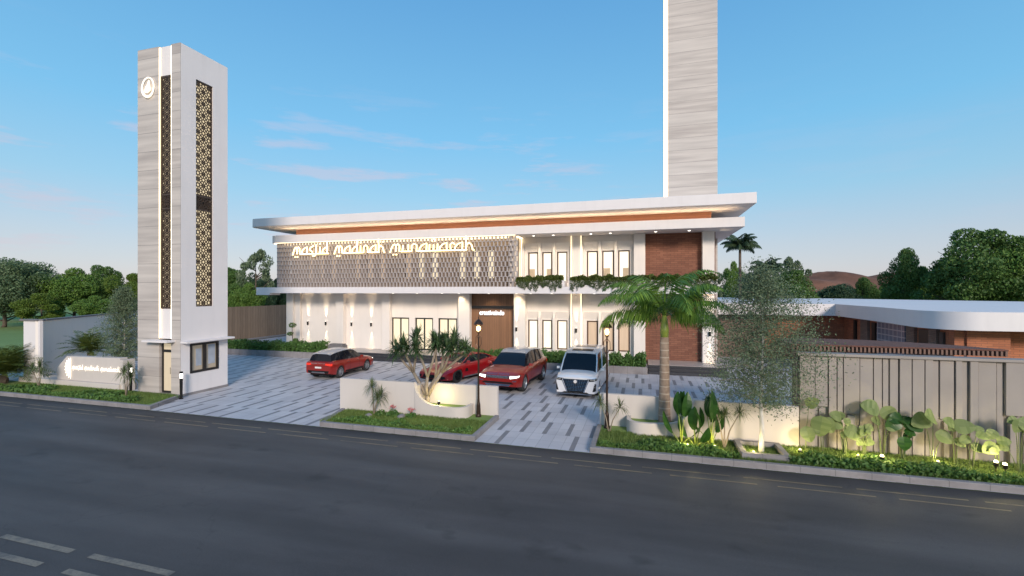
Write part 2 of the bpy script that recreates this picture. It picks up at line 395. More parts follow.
# ------------------------------------------------------------------ ground, road, paving
def sheet(name, x0, x1, y0, y1, z, m, kind='structure'):
    b = MB(); b.quad((x0, y0, z), (x1, y0, z), (x1, y1, z), (x0, y1, z)); o = b.build(name, m); tag(o, kind=kind); return o
sheet('ground', -700, 700, -60, 1200, -.03, M['grass'])
sheet('road', -400, 400, -8, 13.6, -.012, M['asphalt'])
b = MB(); b.quad((-36.95, 13.6, 0), (13, 13.6, 0), (13, 60, 0), (-36.95, 60, 0)); tag(b.build('forecourt_paving', M['paver']), kind='structure')
random.seed(4)
b = MB()
def line(b, x0, x1, y, w, z=-.007, n=1):
    b.quad((x0, y-w/2, z), (x1, y-w/2, z), (x1, y+w/2, z), (x0, y+w/2, z))
for x in (-16.6, -14.3, -12.05, -9.62):
    line(b, x, x+1.95, 5.86, .13); line(b, x+.1, x+1.9, 5.42, .13)
o = b.build('centre_line_marking', M['paint']); tag(o, kind='structure')
b = MB()
for k in range(-14, 8):
    x = k*2.5
    line(b, x, x+2.2, 12.92, .055); line(b, x+.7, x+2.75, 12.55, .055)
o = b.build('edge_line_marking', M['paint2']); tag(o, kind='structure')

# the red hill far to the right and low rises at left
def hill(name, cx, cy, rx, ry, h, m, seed):
    rnd = random.Random(seed); b = MB(); n = 40; g = []
    ph = [(rnd.uniform(0, 6), rnd.uniform(1, 4), rnd.uniform(1, 4)) for _ in range(6)]
    for j in range(n+1):
        for i in range(n+1):
            u, v = i/n*2-1, j/n*2-1; r = min(1, math.hypot(u, v)); f = (math.cos(r*PI)+1)/2
            w = 1+.22*sum(math.sin(p+a*u*3+c*v*3) for p, a, c in ph)/3
            g.append((cx+u*rx, cy+v*ry, -1+f*h*w))
    b.add(g, [(j*(n+1)+i, j*(n+1)+i+1, (j+1)*(n+1)+i+1, (j+1)*(n+1)+i) for j in range(n) for i in range(n)])
    tag(b.build(name, m, smooth=True), kind='structure')
x, y = ray(828, 330); hill('red_earth_hill', x, y, 95, 50, 17.5, M['hill'], 3)
x, y = ray(905, 400); hill('far_ridge', x, y, 160, 50, 19.5, M['hill'], 8)
x, y = ray(-60, 120); hill('grassy_rise', x, y, 60, 40, 2.6, M['grass'], 9)

# ------------------------------------------------------------------ kerbs and planting beds
def kerb(name, path, w=.16, h=.16):
    # path of (x,y) outer edge; kerb inwards on the left side
    b = MB(); n = len(path); P = [Vector((p[0], p[1], 0)) for p in path]; off = []
    for i in range(n):
        d0 = (P[i]-P[i-1]).normalized() if i else (P[1]-P[0]).normalized()
        d1 = (P[i+1]-P[i]).normalized() if i < n-1 else d0
        nn = (Vector((-d0.y, d0.x, 0))+Vector((-d1.y, d1.x, 0))); nn = nn/(nn.length_squared/2) if nn.length > 1e-6 else nn
        off.append(P[i]+nn*w)
    vs = []
    for i in range(n):
        a, c = P[i], off[i]; vs += [(a.x, a.y, -.012), (a.x, a.y, h), (c.x, c.y, h), (c.x, c.y, -.012)]
    fs = [(i*4+k, i*4+(k+1) % 4, (i+1)*4+(k+1) % 4, (i+1)*4+k) for i in range(n-1) for k in range(4)]+[(0, 1, 2, 3), (n*4-4, n*4-3, n*4-2, n*4-1)]
    b.add(vs, fs); return tag(b.build(name, M['kerb'], bevel=.02), kind='structure')
kerb('kerb', [(-70, 13.62), (-19.0, 13.62), (-19.75, 15.5)])
kerb('kerb', [(-11.42, 15.48), (-10.95, 13.62), (-5.12, 13.62), (-5.12, 16.2)])
kerb('kerb', [(-1.5, 16.1), (-1.5, 13.62), (30, 13.62)])
def bed(name, poly, z, m):
    b = MB(); b.prism(poly, -.01, z); tag(b.build(name, m), kind='structure')
bed('lawn_bed', [(-70, 13.77), (-19.2, 13.77), (-19.9, 15.46), (-22.5, 15.47), (-22.5, 15.7), (-70, 15.7)], .11, M['grass'])
bed('lawn_bed', [(-11.3, 15.48), (-10.9, 13.77), (-5.27, 13.77), (-5.27, 16.24), (-11.3, 16.24)], .11, M['grass'])
bed('lawn_bed', [(-1.35, 13.77), (30, 13.77), (30, 15.9), (4.5, 15.9), (-1.35, 16.2)], .11, M['grass'])

# ------------------------------------------------------------------ leaf clouds
def leafmesh(C, size, aspect=.5, rng=None, flat=0., smin=.6):
    n = len(C); a = rng.normal(size=(n, 3)); a[:, 2] *= (1-flat) if flat < 1 else 0; a /= np.linalg.norm(a, axis=1)[:, None]+1e-9
    r = rng.normal(size=(n, 3)); bb = np.cross(a, r); bb /= np.linalg.norm(bb, axis=1)[:, None]+1e-9
    s = size*rng.uniform(smin, 1.3, size=(n, 1)); L = a*s; W = bb*s*aspect
    V = np.empty((n, 4, 3)); V[:, 0] = C-L*.5; V[:, 1] = C+W*.5+L*.05; V[:, 2] = C+L*.5; V[:, 3] = C-W*.5+L*.05
    return V.reshape(-1, 3)
def quads_obj(name, V, m, parent=None):
    n = len(V)//4; me = bpy.data.meshes.new(name); me.vertices.add(4*n); me.vertices.foreach_set('co', V.astype(np.float32).ravel())
    me.loops.add(4*n); me.loops.foreach_set('vertex_index', np.arange(4*n, dtype=np.int32))
    me.polygons.add(n); me.polygons.foreach_set('loop_start', np.arange(0, 4*n, 4, dtype=np.int32))
    me.update(calc_edges=True); me.validate()
    return link(name, me, m, parent)
def crown_pts(rng, n, r, nblob, br=(.22, .4), hollow=.55, shape='round', cz=0):
    C = []
    for k in range(nblob):
        while True:
            d = rng.normal(size=3); d /= np.linalg.norm(d); q = d*rng.uniform(hollow, .88)
            if q[2] > -.75: break
        b = rng.uniform(*br); m = n//nblob
        e = rng.normal(size=(m, 3)); e /= np.linalg.norm(e, axis=1)[:, None]; e *= (rng.uniform(.25, 1, size=(m, 1)))**.45*b
        e[:, 2] *= .75
        C.append(q+e)
    C = np.concatenate(C)
    if shape == 'cone': 
        t = (C[:, 2]+1)/2; C[:, :2] *= (1.25-.85*t)[:, None]
    C = C*np.array(r); C[:, 2] += cz; return C

def make_tree(name, seed, w, h, n, leaf, m, bm, trunk_h=.25, nblob=26, label='', cat='tree', group=None, loc=(0, 0, 0), shape='round', aspect=.55, br=(.22, .4), tr=.022, hollow=.45, trunk_r=None):
    rng = np.random.default_rng(seed); rnd = random.Random(seed)
    t = thing(name, label, cat, loc, 0, group); cz = h*(trunk_h+(1-trunk_h)/2); rz = h*(1-trunk_h)/2
    C = crown_pts(rng, n, (w/2, w/2, rz), nblob, br, hollow, shape, cz)
    quads_obj('crown', leafmesh(C, leaf, aspect, rng), m, t)
    b = MB(); r0 = trunk_r or h*tr
    top = (rnd.uniform(-.03, .03)*w, rnd.uniform(-.03, .03)*w, h*.86)
    b.tube([(0, 0, -.05), (rnd.uniform(-.02, .02)*w, 0, h*trunk_h*.6), (top[0]*.5, top[1]*.5, h*.5), top], [r0*1.3, r0, r0*.6, r0*.12], 8)
    for k in range(9):
        z = h*rnd.uniform(trunk_h*.8, .7); a = k*2.4+rnd.uniform(-.4, .4); rr = w*.36*rnd.uniform(.7, 1.1)*(1 if shape == 'round' else .8*(1.1-z/h)+.2)
        b.tube([(0, 0, z), (math.cos(a)*rr*.5, math.sin(a)*rr*.5, z+h*.06), (math.cos(a)*rr, math.sin(a)*rr, z+h*.16)], [r0*.45, r0*.28, r0*.08], 5)
    b.build('trunk', bm, t, smooth=True)
    return t

# background trees -- a handful of grown kinds, each copied with its own place, size and turn
BG = 'trees standing beyond the compound'
kinds = {
 'pale': make_tree('broadleaf_tree', 11, 10, 10, 32000, .27, M['leafpale'], M['bark'], .06, 64, 'x', 'tree', BG),
 'dark': make_tree('broadleaf_tree', 12, 9, 9, 26000, .26, M['leafdark'], M['bark'], .10, 30, 'x', 'tree', BG),
 'mid': make_tree('broadleaf_tree', 13, 9, 9, 26000, .26, M['leafmid'], M['bark'], .10, 30, 'x', 'tree', BG),
 'yel': make_tree('broadleaf_tree', 14, 8, 8, 20000, .25, M['leafyel'], M['bark'], .10, 24, 'x', 'tree', BG),
 'blue': make_tree('broadleaf_tree', 15, 9, 8, 22000, .26, M['leafblue'], M['bark'], .06, 26, 'x', 'tree', BG),
 'thin': make_tree('broadleaf_tree', 16, 7, 9, 3600, .34, M['leafair'], M['bark'], .25, 20, 'x', 'tree', BG, br=(.15, .3)),
}
base_dim = {'pale': (10, 10), 'dark': (9, 9), 'mid': (9, 9), 'yel': (8, 8), 'blue': (9, 8), 'thin': (7, 9)}
used = set()
def bgtree(kind, px, d, top, wpx, label, rz=0, base=0):
    x, y = ray(px, d); w, h = wpx*d/456, hgt(top, d)-base; bw, bh = base_dim[kind]; s = (w/bw, w/bw, h/bh)
    if kind not in used:
        used.add(kind); o = kinds[kind]; o.location = (x, y, base); o.rotation_euler = (0, 0, rz); o.scale = s; o['label'] = label
    else: dup(kinds[kind], None, (x, y, base), rz, label, s)
bgtree('pale', 4, 60, 249, 78, 'tall grey-green tree at the far left above the lawn', 0)
bgtree('mid', 74, 64, 264, 62, 'rounded mid-green tree behind the long white wall, tallest there')
bgtree('yel', 42, 58, 291, 44, 'small yellow-green tree between two bigger trees beyond the white wall', 1)
bgtree('dark', 101, 66, 266, 42, 'dark tree just left of the patterned gate tower', 2)
bgtree('yel', 127, 64, 270, 40, 'yellow-green tree partly behind the left side of the gate tower', 3)
bgtree('dark', -32, 70, 258, 70, 'dark tree cut off by the left edge of the photo', 1.2)
bgtree('mid', 96, 56, 293, 40, 'low bright green tree above the cap of the white wall', 4)
bgtree('dark', 22, 72, 280, 50, 'low dark tree behind the grey-green tree at far left', 2.7)
bgtree('dark', 236, 62, 271, 50, 'dark dense tree right beside the gate tower, above the board fence', 4.1)
bgtree('thin', 256, 58, 244, 40, 'thin-leaved tree rising over the dark trees by the roof corner', .5)
bgtree('dark', 226, 70, 268, 54, 'tall dark tree seen just past the right edge of the gate tower', 2.9)
bgtree('mid', 250, 56, 280, 40, 'low green tree above the board fence', 3.9)
bgtree('blue', 268, 66, 273, 44, 'dark blue-green tree behind the left end of the screened facade', 2.2)
bgtree('mid', 205, 80, 268, 60, 'green tree hidden mostly behind the gate tower', .9)
bgtree('mid', 733, 62, 257, 26, 'small round green tree just right of the balcony end')
bgtree('blue', 752, 55, 268, 40, 'bushy tree under the tall palm right of the building', 1.1)
bgtree('thin', 793, 60, 252, 34, 'sparse grey tree beside the short palm', 2.0)
bgtree('thin', 717, 70, 266, 22, 'wispy tree showing at the corner column of the building', 3.1)
bgtree('dark', 792, 54, 271, 56, 'dark bushy tree behind the near end of the white flat roof', 3.3)
bgtree('blue', 838, 56, 280, 46, 'low blue-green tree in front of the red hill', .3)
bgtree('dark', 863, 60, 278, 34, 'compact dark tree right of the red hill', 1.9)
bgtree('mid', 882, 66, 283, 26, 'small green tree left of the tall pair above the white roof', .2)
bgtree('dark', 908, 52, 249, 46, 'upright dark tree standing alone left of the biggest tree', 5.0)
bgtree('mid', 924, 58, 262, 36, 'lighter green tree filling the gap before the biggest tree', 2.4)
bgtree('dark', 975, 46, 230, 96, 'biggest tree, dark and spreading, above the right end of the white roof', .4)
bgtree('mid', 1022, 44, 229, 84, 'large green tree at the right edge of the photo', 1.4)
bgtree('dark', 945, 60, 268, 60, 'dark low tree under the left side of the biggest tree', 2.1)
bgtree('pale', 1065, 60, 240, 90, 'grey-green tree past the right edge of the photo', 2.2)
# the far wood closing the horizon
rng = np.random.default_rng(77); CC = []
for px in list(range(-120, 300, 9))+list(range(700, 1180, 9)):
    d = 150+rng.uniform(-15, 15); x, y = ray(px, d); hh = rng.uniform(4.0, 7.5) if px < 400 or px > 900 else rng.uniform(3.5, 5.5)
    e = rng.normal(size=(420, 3)); e /= np.linalg.norm(e, axis=1)[:, None]; e *= rng.uniform(.5, 1, size=(420, 1)); CC.append(np.array([x, y, hh*.45])+e*np.array([3.6, 3.2, hh*.6]))
tag(quads_obj('far_wood', leafmesh(np.concatenate(CC), .95, .6, rng), M['leafblue']), 'distant dark belt of trees along the horizon', 'wood', None, 'stuff')

# ------------------------------------------------------------------ palms
def frond(F, o, az, el, L, droop, ll, n, w, hang=.5, rng=random, curl=0.):
    # one arching frond: curved midrib with narrow leaflets each side
    d = Vector((math.cos(az), math.sin(az), 0)); side = Vector((-math.sin(az), math.cos(az), 0)); p = Vector(o); e = el; st = L/n; pts = []
    for i in range(n+1):
        pts.append((p.copy(), e)); p = p+(d*math.cos(e)+Vector((0, 0, 1))*math.sin(e))*st; e -= droop/n*(.4+1.2*i/n)
    for i in range(n):
        a, c = pts[i][0], pts[i+1][0]; r = w*.6*(1-.75*i/n); F.append((a-side*r, a+side*r, c+side*r*.9, c-side*r*.9))
        if i < n*.12: continue
        f = i/n; l = ll*math.sin(PI*min(1, .15+.85*f)**.8)*(1 if f < .9 else .8)+ll*.12
        for sg in (-1, 1):
            t = (d*math.cos(pts[i][1])+Vector((0, 0, 1))*math.sin(pts[i][1]))
            dirn = (side*sg*1.0+t*.55+Vector((0, 0, -hang+rng.uniform(-.18, .18)))).normalized()
            l2 = l*rng.uniform(.85, 1.1); m = a+dirn*l2*.5; q = a+dirn*l2+Vector((0, 0, -l2*.22*hang)); wd = t*w
            F.append((a, m+wd*.5, q, m-wd*.5))
def quadlist(name, F, m, parent): 
    V = np.array([[tuple(v) for v in f] for f in F]).reshape(-1, 3); return quads_obj(name, V, m, parent)

def palm(loc, h, r0, r1, nf, L, ll, label, m, bm, shaft=True, seed=1, w=.05, lean=0, grp=None):
    rnd = random.Random(seed); t = thing('palm_tree', label, 'palm tree', loc, 0, grp); b = MB(); zs = []
    prof = [(0, 1.25), (.05, 1.05), (.25, .95), (.6, .85), (1, .72)]
    b.tube([(lean*(k*k), 0, h*k-.05) for k, _ in prof], [r0*q for _, q in prof], 14); b.build('trunk', bm, t, smooth=True)
    top = Vector((lean, 0, h-.05))
    if shaft:
        b = MB(); b.tube([top-Vector((0, 0, .04)), top+Vector((0, 0, .25)), top+Vector((0, 0, .72))], [r1*.95, r1*1.08, r1*.55], 12); b.build('crownshaft', M['crownshaft'], t, smooth=True); top = top+Vector((0, 0, .65))
    F = []; 
    for k in range(nf):
        az = k*2.399+rnd.uniform(-.2, .2); f = k/(nf-1)
        if shaft and f > .5 and math.sin(az) < -.6: continue
        frond(F, top, az, R(86-62*f**.9)+rnd.uniform(-.08, .08), L*rnd.uniform(.85, 1.05), R(128-12*(1-f))*rnd.uniform(.85, 1.1), ll, 42, w, .55+.5*f, rnd)
    quadlist('fronds', F, m, t); return t
palm((.72, 16.0, .42), 2.88, .19, .13, 23, 2.7, .70, 'near palm with ringed trunk and drooping dark fronds in the curved white planter', M['palm'], M['palmbark'], True, 5, .058)
for px, d, tp, lab, sd in ((740, 48, 232, 'tall slim palm on the skyline right of the building', 3), (768, 46, 256, 'short palm with reddish trunk beside the sparse grey tree', 8)):
    x, y = ray(px, d); h = hgt(tp, d)
    palm((x, y, 0), h-1.5, .17, .13, 17, 2.4, .7, lab, M['palmfar'], M['bark'], False, sd, .11, grp='palms on the skyline')

# ------------------------------------------------------------------ main building
B = thing('mosque_building', 'long two-storey white building with screened upper floor and wide flat roofs', 'building', (-12, 30, 0))
BX, BY = 12, -30   # parts are modelled in world metres, then shifted under the empty
def part(mb, name, m, parent=B, **kw):
    o = mb.build(name, m, parent, **kw)
    if parent is B: o.matrix_parent_inverse = Matrix.Translation((BX, BY, 0))
    return o
def wall_open(b, x0, x1, z0, z1, y0, y1, ops):
    xs = sorted({x0, x1, *[a for o in ops for a in o[:2]]}); zs = sorted({z0, z1, *[a for o in ops for a in o[2:]]})
    for i in range(len(xs)-1):
        run = None
        for k in range(len(zs)-1):
            cx, cz = (xs[i]+xs[i+1])/2, (zs[k]+zs[k+1])/2
            hole = any(o[0] < cx < o[1] and o[2] < cz < o[3] for o in ops)
            if not hole:
                if run is None: run = zs[k]
            if hole or k == len(zs)-2:
                end = zs[k] if hole else zs[k+1]
                if run is not None: b.box(xs[i], xs[i+1], y0, y1, run, end); run = None
PZ = .45
lowA = [(-17.83, -16.38), (-15.91, -14.46), (-14.06, -12.6)]
lowB = [(-7.43, -6.72), (-6.46, -5.77), (-5.45, -4.74)]
lowC = [(-3.47, -2.75), (-2.49, -1.73), (-1.48, -.74)]
ops = [(a, c, PZ+.02, 2.82) for a, c in lowA]+[(a, c, .88, 2.83) for a, c in lowB+lowC]+[(-11.62, -8.45, PZ, 4.6)]
b = MB(); wall_open(b, -27.2, .2, 0, 4.62, 30, 30.3, ops)
b.box(-27.2, -26.9, 30.302, 44, 0, 4.62); b.box(-27.2, 4.2, 44, 44.3, 0, 8.6); part(b, 'ground_floor_wall', M['wallwhite'])
ops = [(a, c, 5.3, 7.38) for a, c in lowB+lowC]
b = MB(); wall_open(b, -8.3, .2, 5.03, 8.42, 30, 30.3, ops); b.box(-8.3, -8.02, 28.4, 29.998, 5.03, 8.4); part(b, 'upper_floor_wall', M['wallwhite'])
b = MB(); b.box(.2, 3.55, 30, 30.3, 0, 8.45); b.box(4.18, 4.3, 30.1, 44, 0, 8.45); part(b, 'brick_wall', M['brick'])
# columns, real depth in front of the wall
for x0, x1, z0, z1, yf in ((-27.25, -26.62, 0, 4.6, 29.55), (-26.5, -25.95, 0, 4.6, 29.75), (-22.65, -21.98, 0, 4.6, 29.6), (-18.65, -18.0, 0, 4.6, 29.6), (-12.52, -11.66, PZ, 4.6, 29.55), (-8.42, -7.62, PZ, 4.6, 29.55),
                       (-.50, .18, 0, 8.4, 29.6), (3.56, 4.24, 0, 8.4, 29.55), (-4.42, -3.83, 0, 8.4, 29.72)):
    k_ = yf/30 if x0 > -20 or 1 else 1; b = MB(); b.box(x0*k_, x1*k_, yf, 29.998, z0, z1); part(b, 'column', M['wallwhite'], bevel=.015)
# pilaster fins between the narrow windows with a sloped hood over each
def fins(ws, z0, z1, zt):
    b = MB(); xs = [ws[0][0]-.3]+[(ws[i][1]+ws[i+1][0])/2 for i in range(2)]+[ws[2][1]+.3]
    for x in xs: b.prism([(29.998, z0), (29.78, z0), (29.78, z1), (29.9, zt), (29.998, zt)], x-.085, x+.085, 'x')
    part(b, 'pilaster', M['wallwhite'])
    b = MB()
    for i in range(3): b.prism([(29.998, zt), (29.87, zt), (29.998, z1+.03)], xs[i]+.09, xs[i+1]-.09, 'x')
    part(b, 'window_hood', M['wallwhite'])
fins(lowB, .5, 2.9, 3.4); fins(lowC, .5, 2.9, 3.4); fins(lowB, 5.06, 7.45, 7.98); fins(lowC, 5.06, 7.45, 7.98)
def window(x0, x1, z0, z1, y, fm, gm, mull=0, fw=.07, parent=B, name='window', rails=()):
    b = MB(); b.box(x0, x0+fw, y, y+.09, z0, z1); b.box(x1-fw, x1, y, y+.09, z0, z1); b.box(x0+fw, x1-fw, y, y+.09, z0, z0+fw); b.box(x0+fw, x1-fw, y, y+.09, z1-fw, z1)
    if mull: xm = (x0+x1)/2; b.box(xm-fw*.6, xm+fw*.6, y+.005, y+.085, z0+fw, z1-fw)
    for z in rails: b.box(x0+fw, x1-fw, y+.007, y+.08, z-.03, z+.03)
    w = part(b, name, fm, parent, bevel=.006)
    g = MB(); g.box(x0+fw*.8, x1-fw*.8, y+.04, y+.055, z0+fw*.8, z1-fw*.8); g.build('pane', gm, w)
    return w
for a, c in lowA: window(a+.02, c-.02, PZ+.03, 2.81, 30.08, M['frameblk'], M['lit'], 1, .09)
for a, c in lowB: window(a+.02, c-.02, .89, 2.82, 30.08, M['framebrn'], M['litbr'])
for i, (a, c) in enumerate(lowC): window(a+.02, c-.02, .89, 2.82, 30.08, M['framebrn'], M['litdim'] if i < 3 else M['curt'])
for i, (a, c) in enumerate(lowB+lowC):
    w = window(a+.02, c-.02, 5.31, 7.37, 30.08, M['framebrn'], M['litbr'])
    if i in (0, 1, 4, 5):   # a cabinet standing against the glass inside
        q = MB(); q.box(a+(.1 if i % 2 == 0 else .3), c-(.25 if i % 2 == 0 else .1), 30.085, 30.115, 5.4, 6.25); q.build('pane_patch', M['cream'], w)
# door recess: timber panel, beam, hanging name
b = MB(); b.box(-11.62, -8.45, 30.12, 30.25, PZ, 4.59); part(b, 'timber_panel', M['wooddoor'])
b = MB(); b.box(-11.62, -8.45, 29.95, 30.118, 3.55, 3.74); part(b, 'beam', M['frameblk'])

# --- stroke lettering in an Arabic-style Latin hand: (polylines, advance); baseline 0, x-height 1
G = {
 'm': ([[(0, -.12), (.12, .35), (.3, .85), (.48, 1), (.62, .8), (.62, .02)], [(.62, .75), (.82, 1.02), (1.0, .8), (1.0, .02), (1.25, 0)]], 1.22),
 'a': ([[(0, 0), (1.0, 0)], [(.12, .0), (.12, .42), (.42, .80), (.82, 1.0), (.82, 0)]], .98),
 's': ([[(0, 0), (.55, 0), (.62, .25), (.2, .62), (.3, .85), (.78, 1.15)], [(.5, 0), (.85, 0)]], .82),
 'j': ([[(-.22, -.3), (.1, -.3), (.3, 0), (.32, 1.3)], [(.3, 0), (.6, 0)]], .58),
 'i': ([[(0, 0), (.45, 0)], [(.25, 0), (.25, .95)], [(.22, 1.3), (.30, 1.42)]], .45),
 'd': ([[(0, 0), (1.0, 0)], [(.15, 0), (.2, .5), (.5, .8), (.8, .85)], [(.8, 0), (.78, 1.65)]], .98),
 'n': ([[(0, 0), (.2, 0), (.22, .75), (.45, 1), (.72, .8), (.72, 0), (.95, 0)]], .92),
 'h': ([[(0, 0), (.3, 0)], [(.22, 0), (.2, 1.75)], [(.22, .6), (.5, .9), (.75, .6), (.85, 0), (1.0, -.05)], [(.72, 1.3), (.80, 1.42)]], 1.0),
 'u': ([[(0, 0), (.9, 0)], [(.15, .85), (.12, 0)], [(.72, .9), (.72, 0)]], .86),
 'w': ([[(0, 0), (1.1, 0)], [(.15, .85), (.12, 0)], [(.55, .8), (.55, 0)], [(.95, .9), (.95, 0)], [(.4, 1.2), (.46, 1.3)], [(.66, 1.2), (.72, 1.3)], [(.53, 1.48), (.59, 1.58)]], 1.06),
 'r': ([[(0, 0), (.22, 0), (.2, .75), (.42, 1.0), (.66, .7)], [(.2, 0), (.55, 0)]], .55),
}
def strokes(b, text, x, z, ux, uz, y, w, dots=True):
    for ch in text:
        pl, adv = G[ch]
        for p in pl: b.tube([(x+q[0]*ux, y, z+q[1]*uz) for q in p], w, 6)
        if ch == 'm' and text.startswith('m') and dots:
            for dx in (.3, .62): b.tube([(x+dx*ux, y, z-.42*uz), (x+(dx+.12)*ux, y, z-.36*uz)], w, 6)
            dots = False
        x += adv*ux
    return x
def text_w(t): return sum(G[c][1] for c in t)
for wd, x0, x1 in (('masjid', -24.85, -21.75), ('madinah', -21.25, -17.15), ('munawarah', -16.75, -10.55)):
    b = MB(); ux = (x1-x0)/text_w(wd); strokes(b, wd, x0, 7.47, ux, .52, 28.0, .044); part(b, 'lit_lettering', M['letter'])

# hanging name in the built-in font
cu = bpy.data.curves.new('name_letters', 'FONT'); cu.body = 'creativeindo'; cu.size = .5; cu.extrude = .02; cu.offset = .004; cu.align_x = 'CENTER'
tmp = bpy.data.objects.new('t', cu); COL.objects.link(tmp); dg = bpy.context.evaluated_depsgraph_get(); me = bpy.data.meshes.new_from_object(tmp.evaluated_get(dg)); bpy.data.objects.remove(tmp)
me.transform(Matrix.Translation((-9.95, 29.82, 3.12)) @ Matrix.Rotation(PI/2, 4, 'X') @ Matrix.Diagonal((.72, .95, 1, 1)))
me.materials.clear(); o = link('hanging_lettering', me, M['letterwhite'], B); o.matrix_parent_inverse = Matrix.Translation((BX, BY, 0))
b = MB()
for x in (-10.7, -9.2): b = MB(); b.tube([(x, 29.82, 3.4), (x, 29.96, 3.6)], .008, 5); part(b, 'hanging_wire', M['chrome'])

# --- upper screen of open blocks, rounded at the left end
def screen_path(u):   # u in metres along from right end going left, then round the corner
    L = 18.25
    if u < L: return (-7.7-u, 28.25, 0, -1)
    a = (u-L)/1.0
    if a < PI/2: return (-7.7-L-math.sin(a), 28.25+1-math.cos(a), -math.sin(a), -math.cos(a))
    return (-7.7-L-1, 28.25+1+(u-L-PI/2), -1, 0)
b = MB(); rows = 10; z0, z1 = 5.03, 8.32; rh = (z1-z0)/rows; cw = .262; tot = 20.9; nc = int(tot/cw)
def obox(b, u, hw, dpt, za, zb):
    x, y, nx, ny = screen_path(u); t = Vector((-ny, nx, 0)); n = Vector((nx, ny, 0)); c = Vector((x, y, 0))
    vs = [c+t*sa*hw+n*sd*dpt+Vector((0, 0, z)) for z in (za, zb) for sa, sd in ((-1, 1), (1, 1), (1, -1), (-1, -1))]
    b.add(vs, [(0, 3, 2, 1), (4, 5, 6, 7), (0, 1, 5, 4), (1, 2, 6, 5), (2, 3, 7, 6), (3, 0, 4, 7)])
for r in range(rows):
    for k in range(nc):
        u = (k+(.5 if r % 2 else 0))*cw; obox(b, u, .034, .09, z0+r*rh+.03, z0+(r+1)*rh)
for r in range(rows+1):
    for k in range(nc): obox(b, (k+.5)*cw, cw/2+.002, .105, z0+r*rh, z0+r*rh+.028)
part(b, 'block_screen', M['screen'])
b = MB(); wx = [(-24.9+i*1.05, -24.9+i*1.05+.5) for i in range(16)]; ops = [(a, c, 5.6, 7.6) for i, (a, c) in enumerate(wx) if i % 4 != 3]
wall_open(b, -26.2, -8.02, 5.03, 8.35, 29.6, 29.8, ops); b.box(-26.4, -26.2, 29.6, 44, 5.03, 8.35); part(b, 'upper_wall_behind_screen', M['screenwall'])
for a, c, _, _ in ops: window(a, c, 5.6, 7.6, 29.68, M['frameblk'], M['lit'] if a > -15.5 else M['litdim'], 0, .04)

# --- slabs
def rounded(x0, x1, y0, y1, r, n=10):   # outline with its left front corner rounded
    pts = [(x1, y1), (x0, y1)]
    pts += [(x0+r-r*math.cos(t), y0+r-r*math.sin(t)) for t in [PI/2*i/n for i in range(n+1)]]
    pts.append((x1, y0)); return pts
b = MB(); b.prism(rounded(-27.2, 5.52, 28, 44.5, .9), 8.37, 8.92, 'z'); part(b, 'lower_roof', M['white'], bevel=.02)
b = MB(); b.prism(rounded(-28.0, 5.9, 27, 45.5, .8), 9.48, 10.07, 'z'); part(b, 'upper_roof', M['white'], bevel=.02)
b = MB(); b.box(-25.6, 3.95, 29.2, 43, 8.921, 9.479); part(b, 'timber_band', M['woodred'])
b = MB(); b.box(-26.3, 4.9, 28.45, 28.52, 8.925, 8.955); part(b, 'cove_strip', M['ledcove'])
b = MB(); b.prism(rounded(-27.1, -7.8, 28.06, 30, .85), 8.335, 8.368, 'z'); part(b, 'led_strip', M['ledsoft'])
b = MB(); b.box(-28.15, 4.1, 27.95, 29.995, 4.6, 5.03); b.box(-28.15, -27.22, 29.996, 44, 4.6, 5.03); b.box(-28.15, -26.9, 27.93, 29.0, 4.46, 4.598); part(b, 'ledge', M['white'], bevel=.015)
b = MB(); b.box(-30.3, -29.7, 33.4, 34.0, 0, 4.59); b.box(-30.8, -28.17, 33, 40, 4.595, 4.9); part(b, 'side_column', M['darkbrown'])
b = MB(); b.box(-7.7, -4.6, 27.93, 28.9, 5.031, 5.42); b.box(-4.3, 4.1, 27.93, 28.9, 5.031, 5.42); part(b, 'balcony_trough', M['white'], bevel=.015)
# vertical light lines beside the columns
for x in (-4.45, -3.80): 
    for z0_, z1_ in ((PZ, 4.59), (5.45, 8.36)):
        b = MB(); b.box(x-.018, x+.018, 29.66, 29.715, z0_, z1_); part(b, 'led_strip', M['ledsoft'])
for x in (-7.86,):
    b = MB(); b.box(x-.02, x+.02, 29.9, 29.96, 5.45, 8.36); part(b, 'led_strip', M['ledsoft'])
# terrace and steps
for x0, x1 in ((-21.7, -11.7), (.35, 4.6)):
    b = MB(); b.box(x0, x1, 28.0, 29.997, 0, PZ); b.box(x0, x1, 28.0, 29.997, PZ, PZ+.001); part(b, 'terrace', M['tile'])
    b = MB(); b.box(x0-.002, x1+.002, 27.97, 28.0, 0, PZ-.02); b.box(x0, x1, 27.65, 27.969, 0, .30); b.box(x0, x1, 27.32, 27.649, 0, .15); part(b, 'steps', M['step'], bevel=.01)

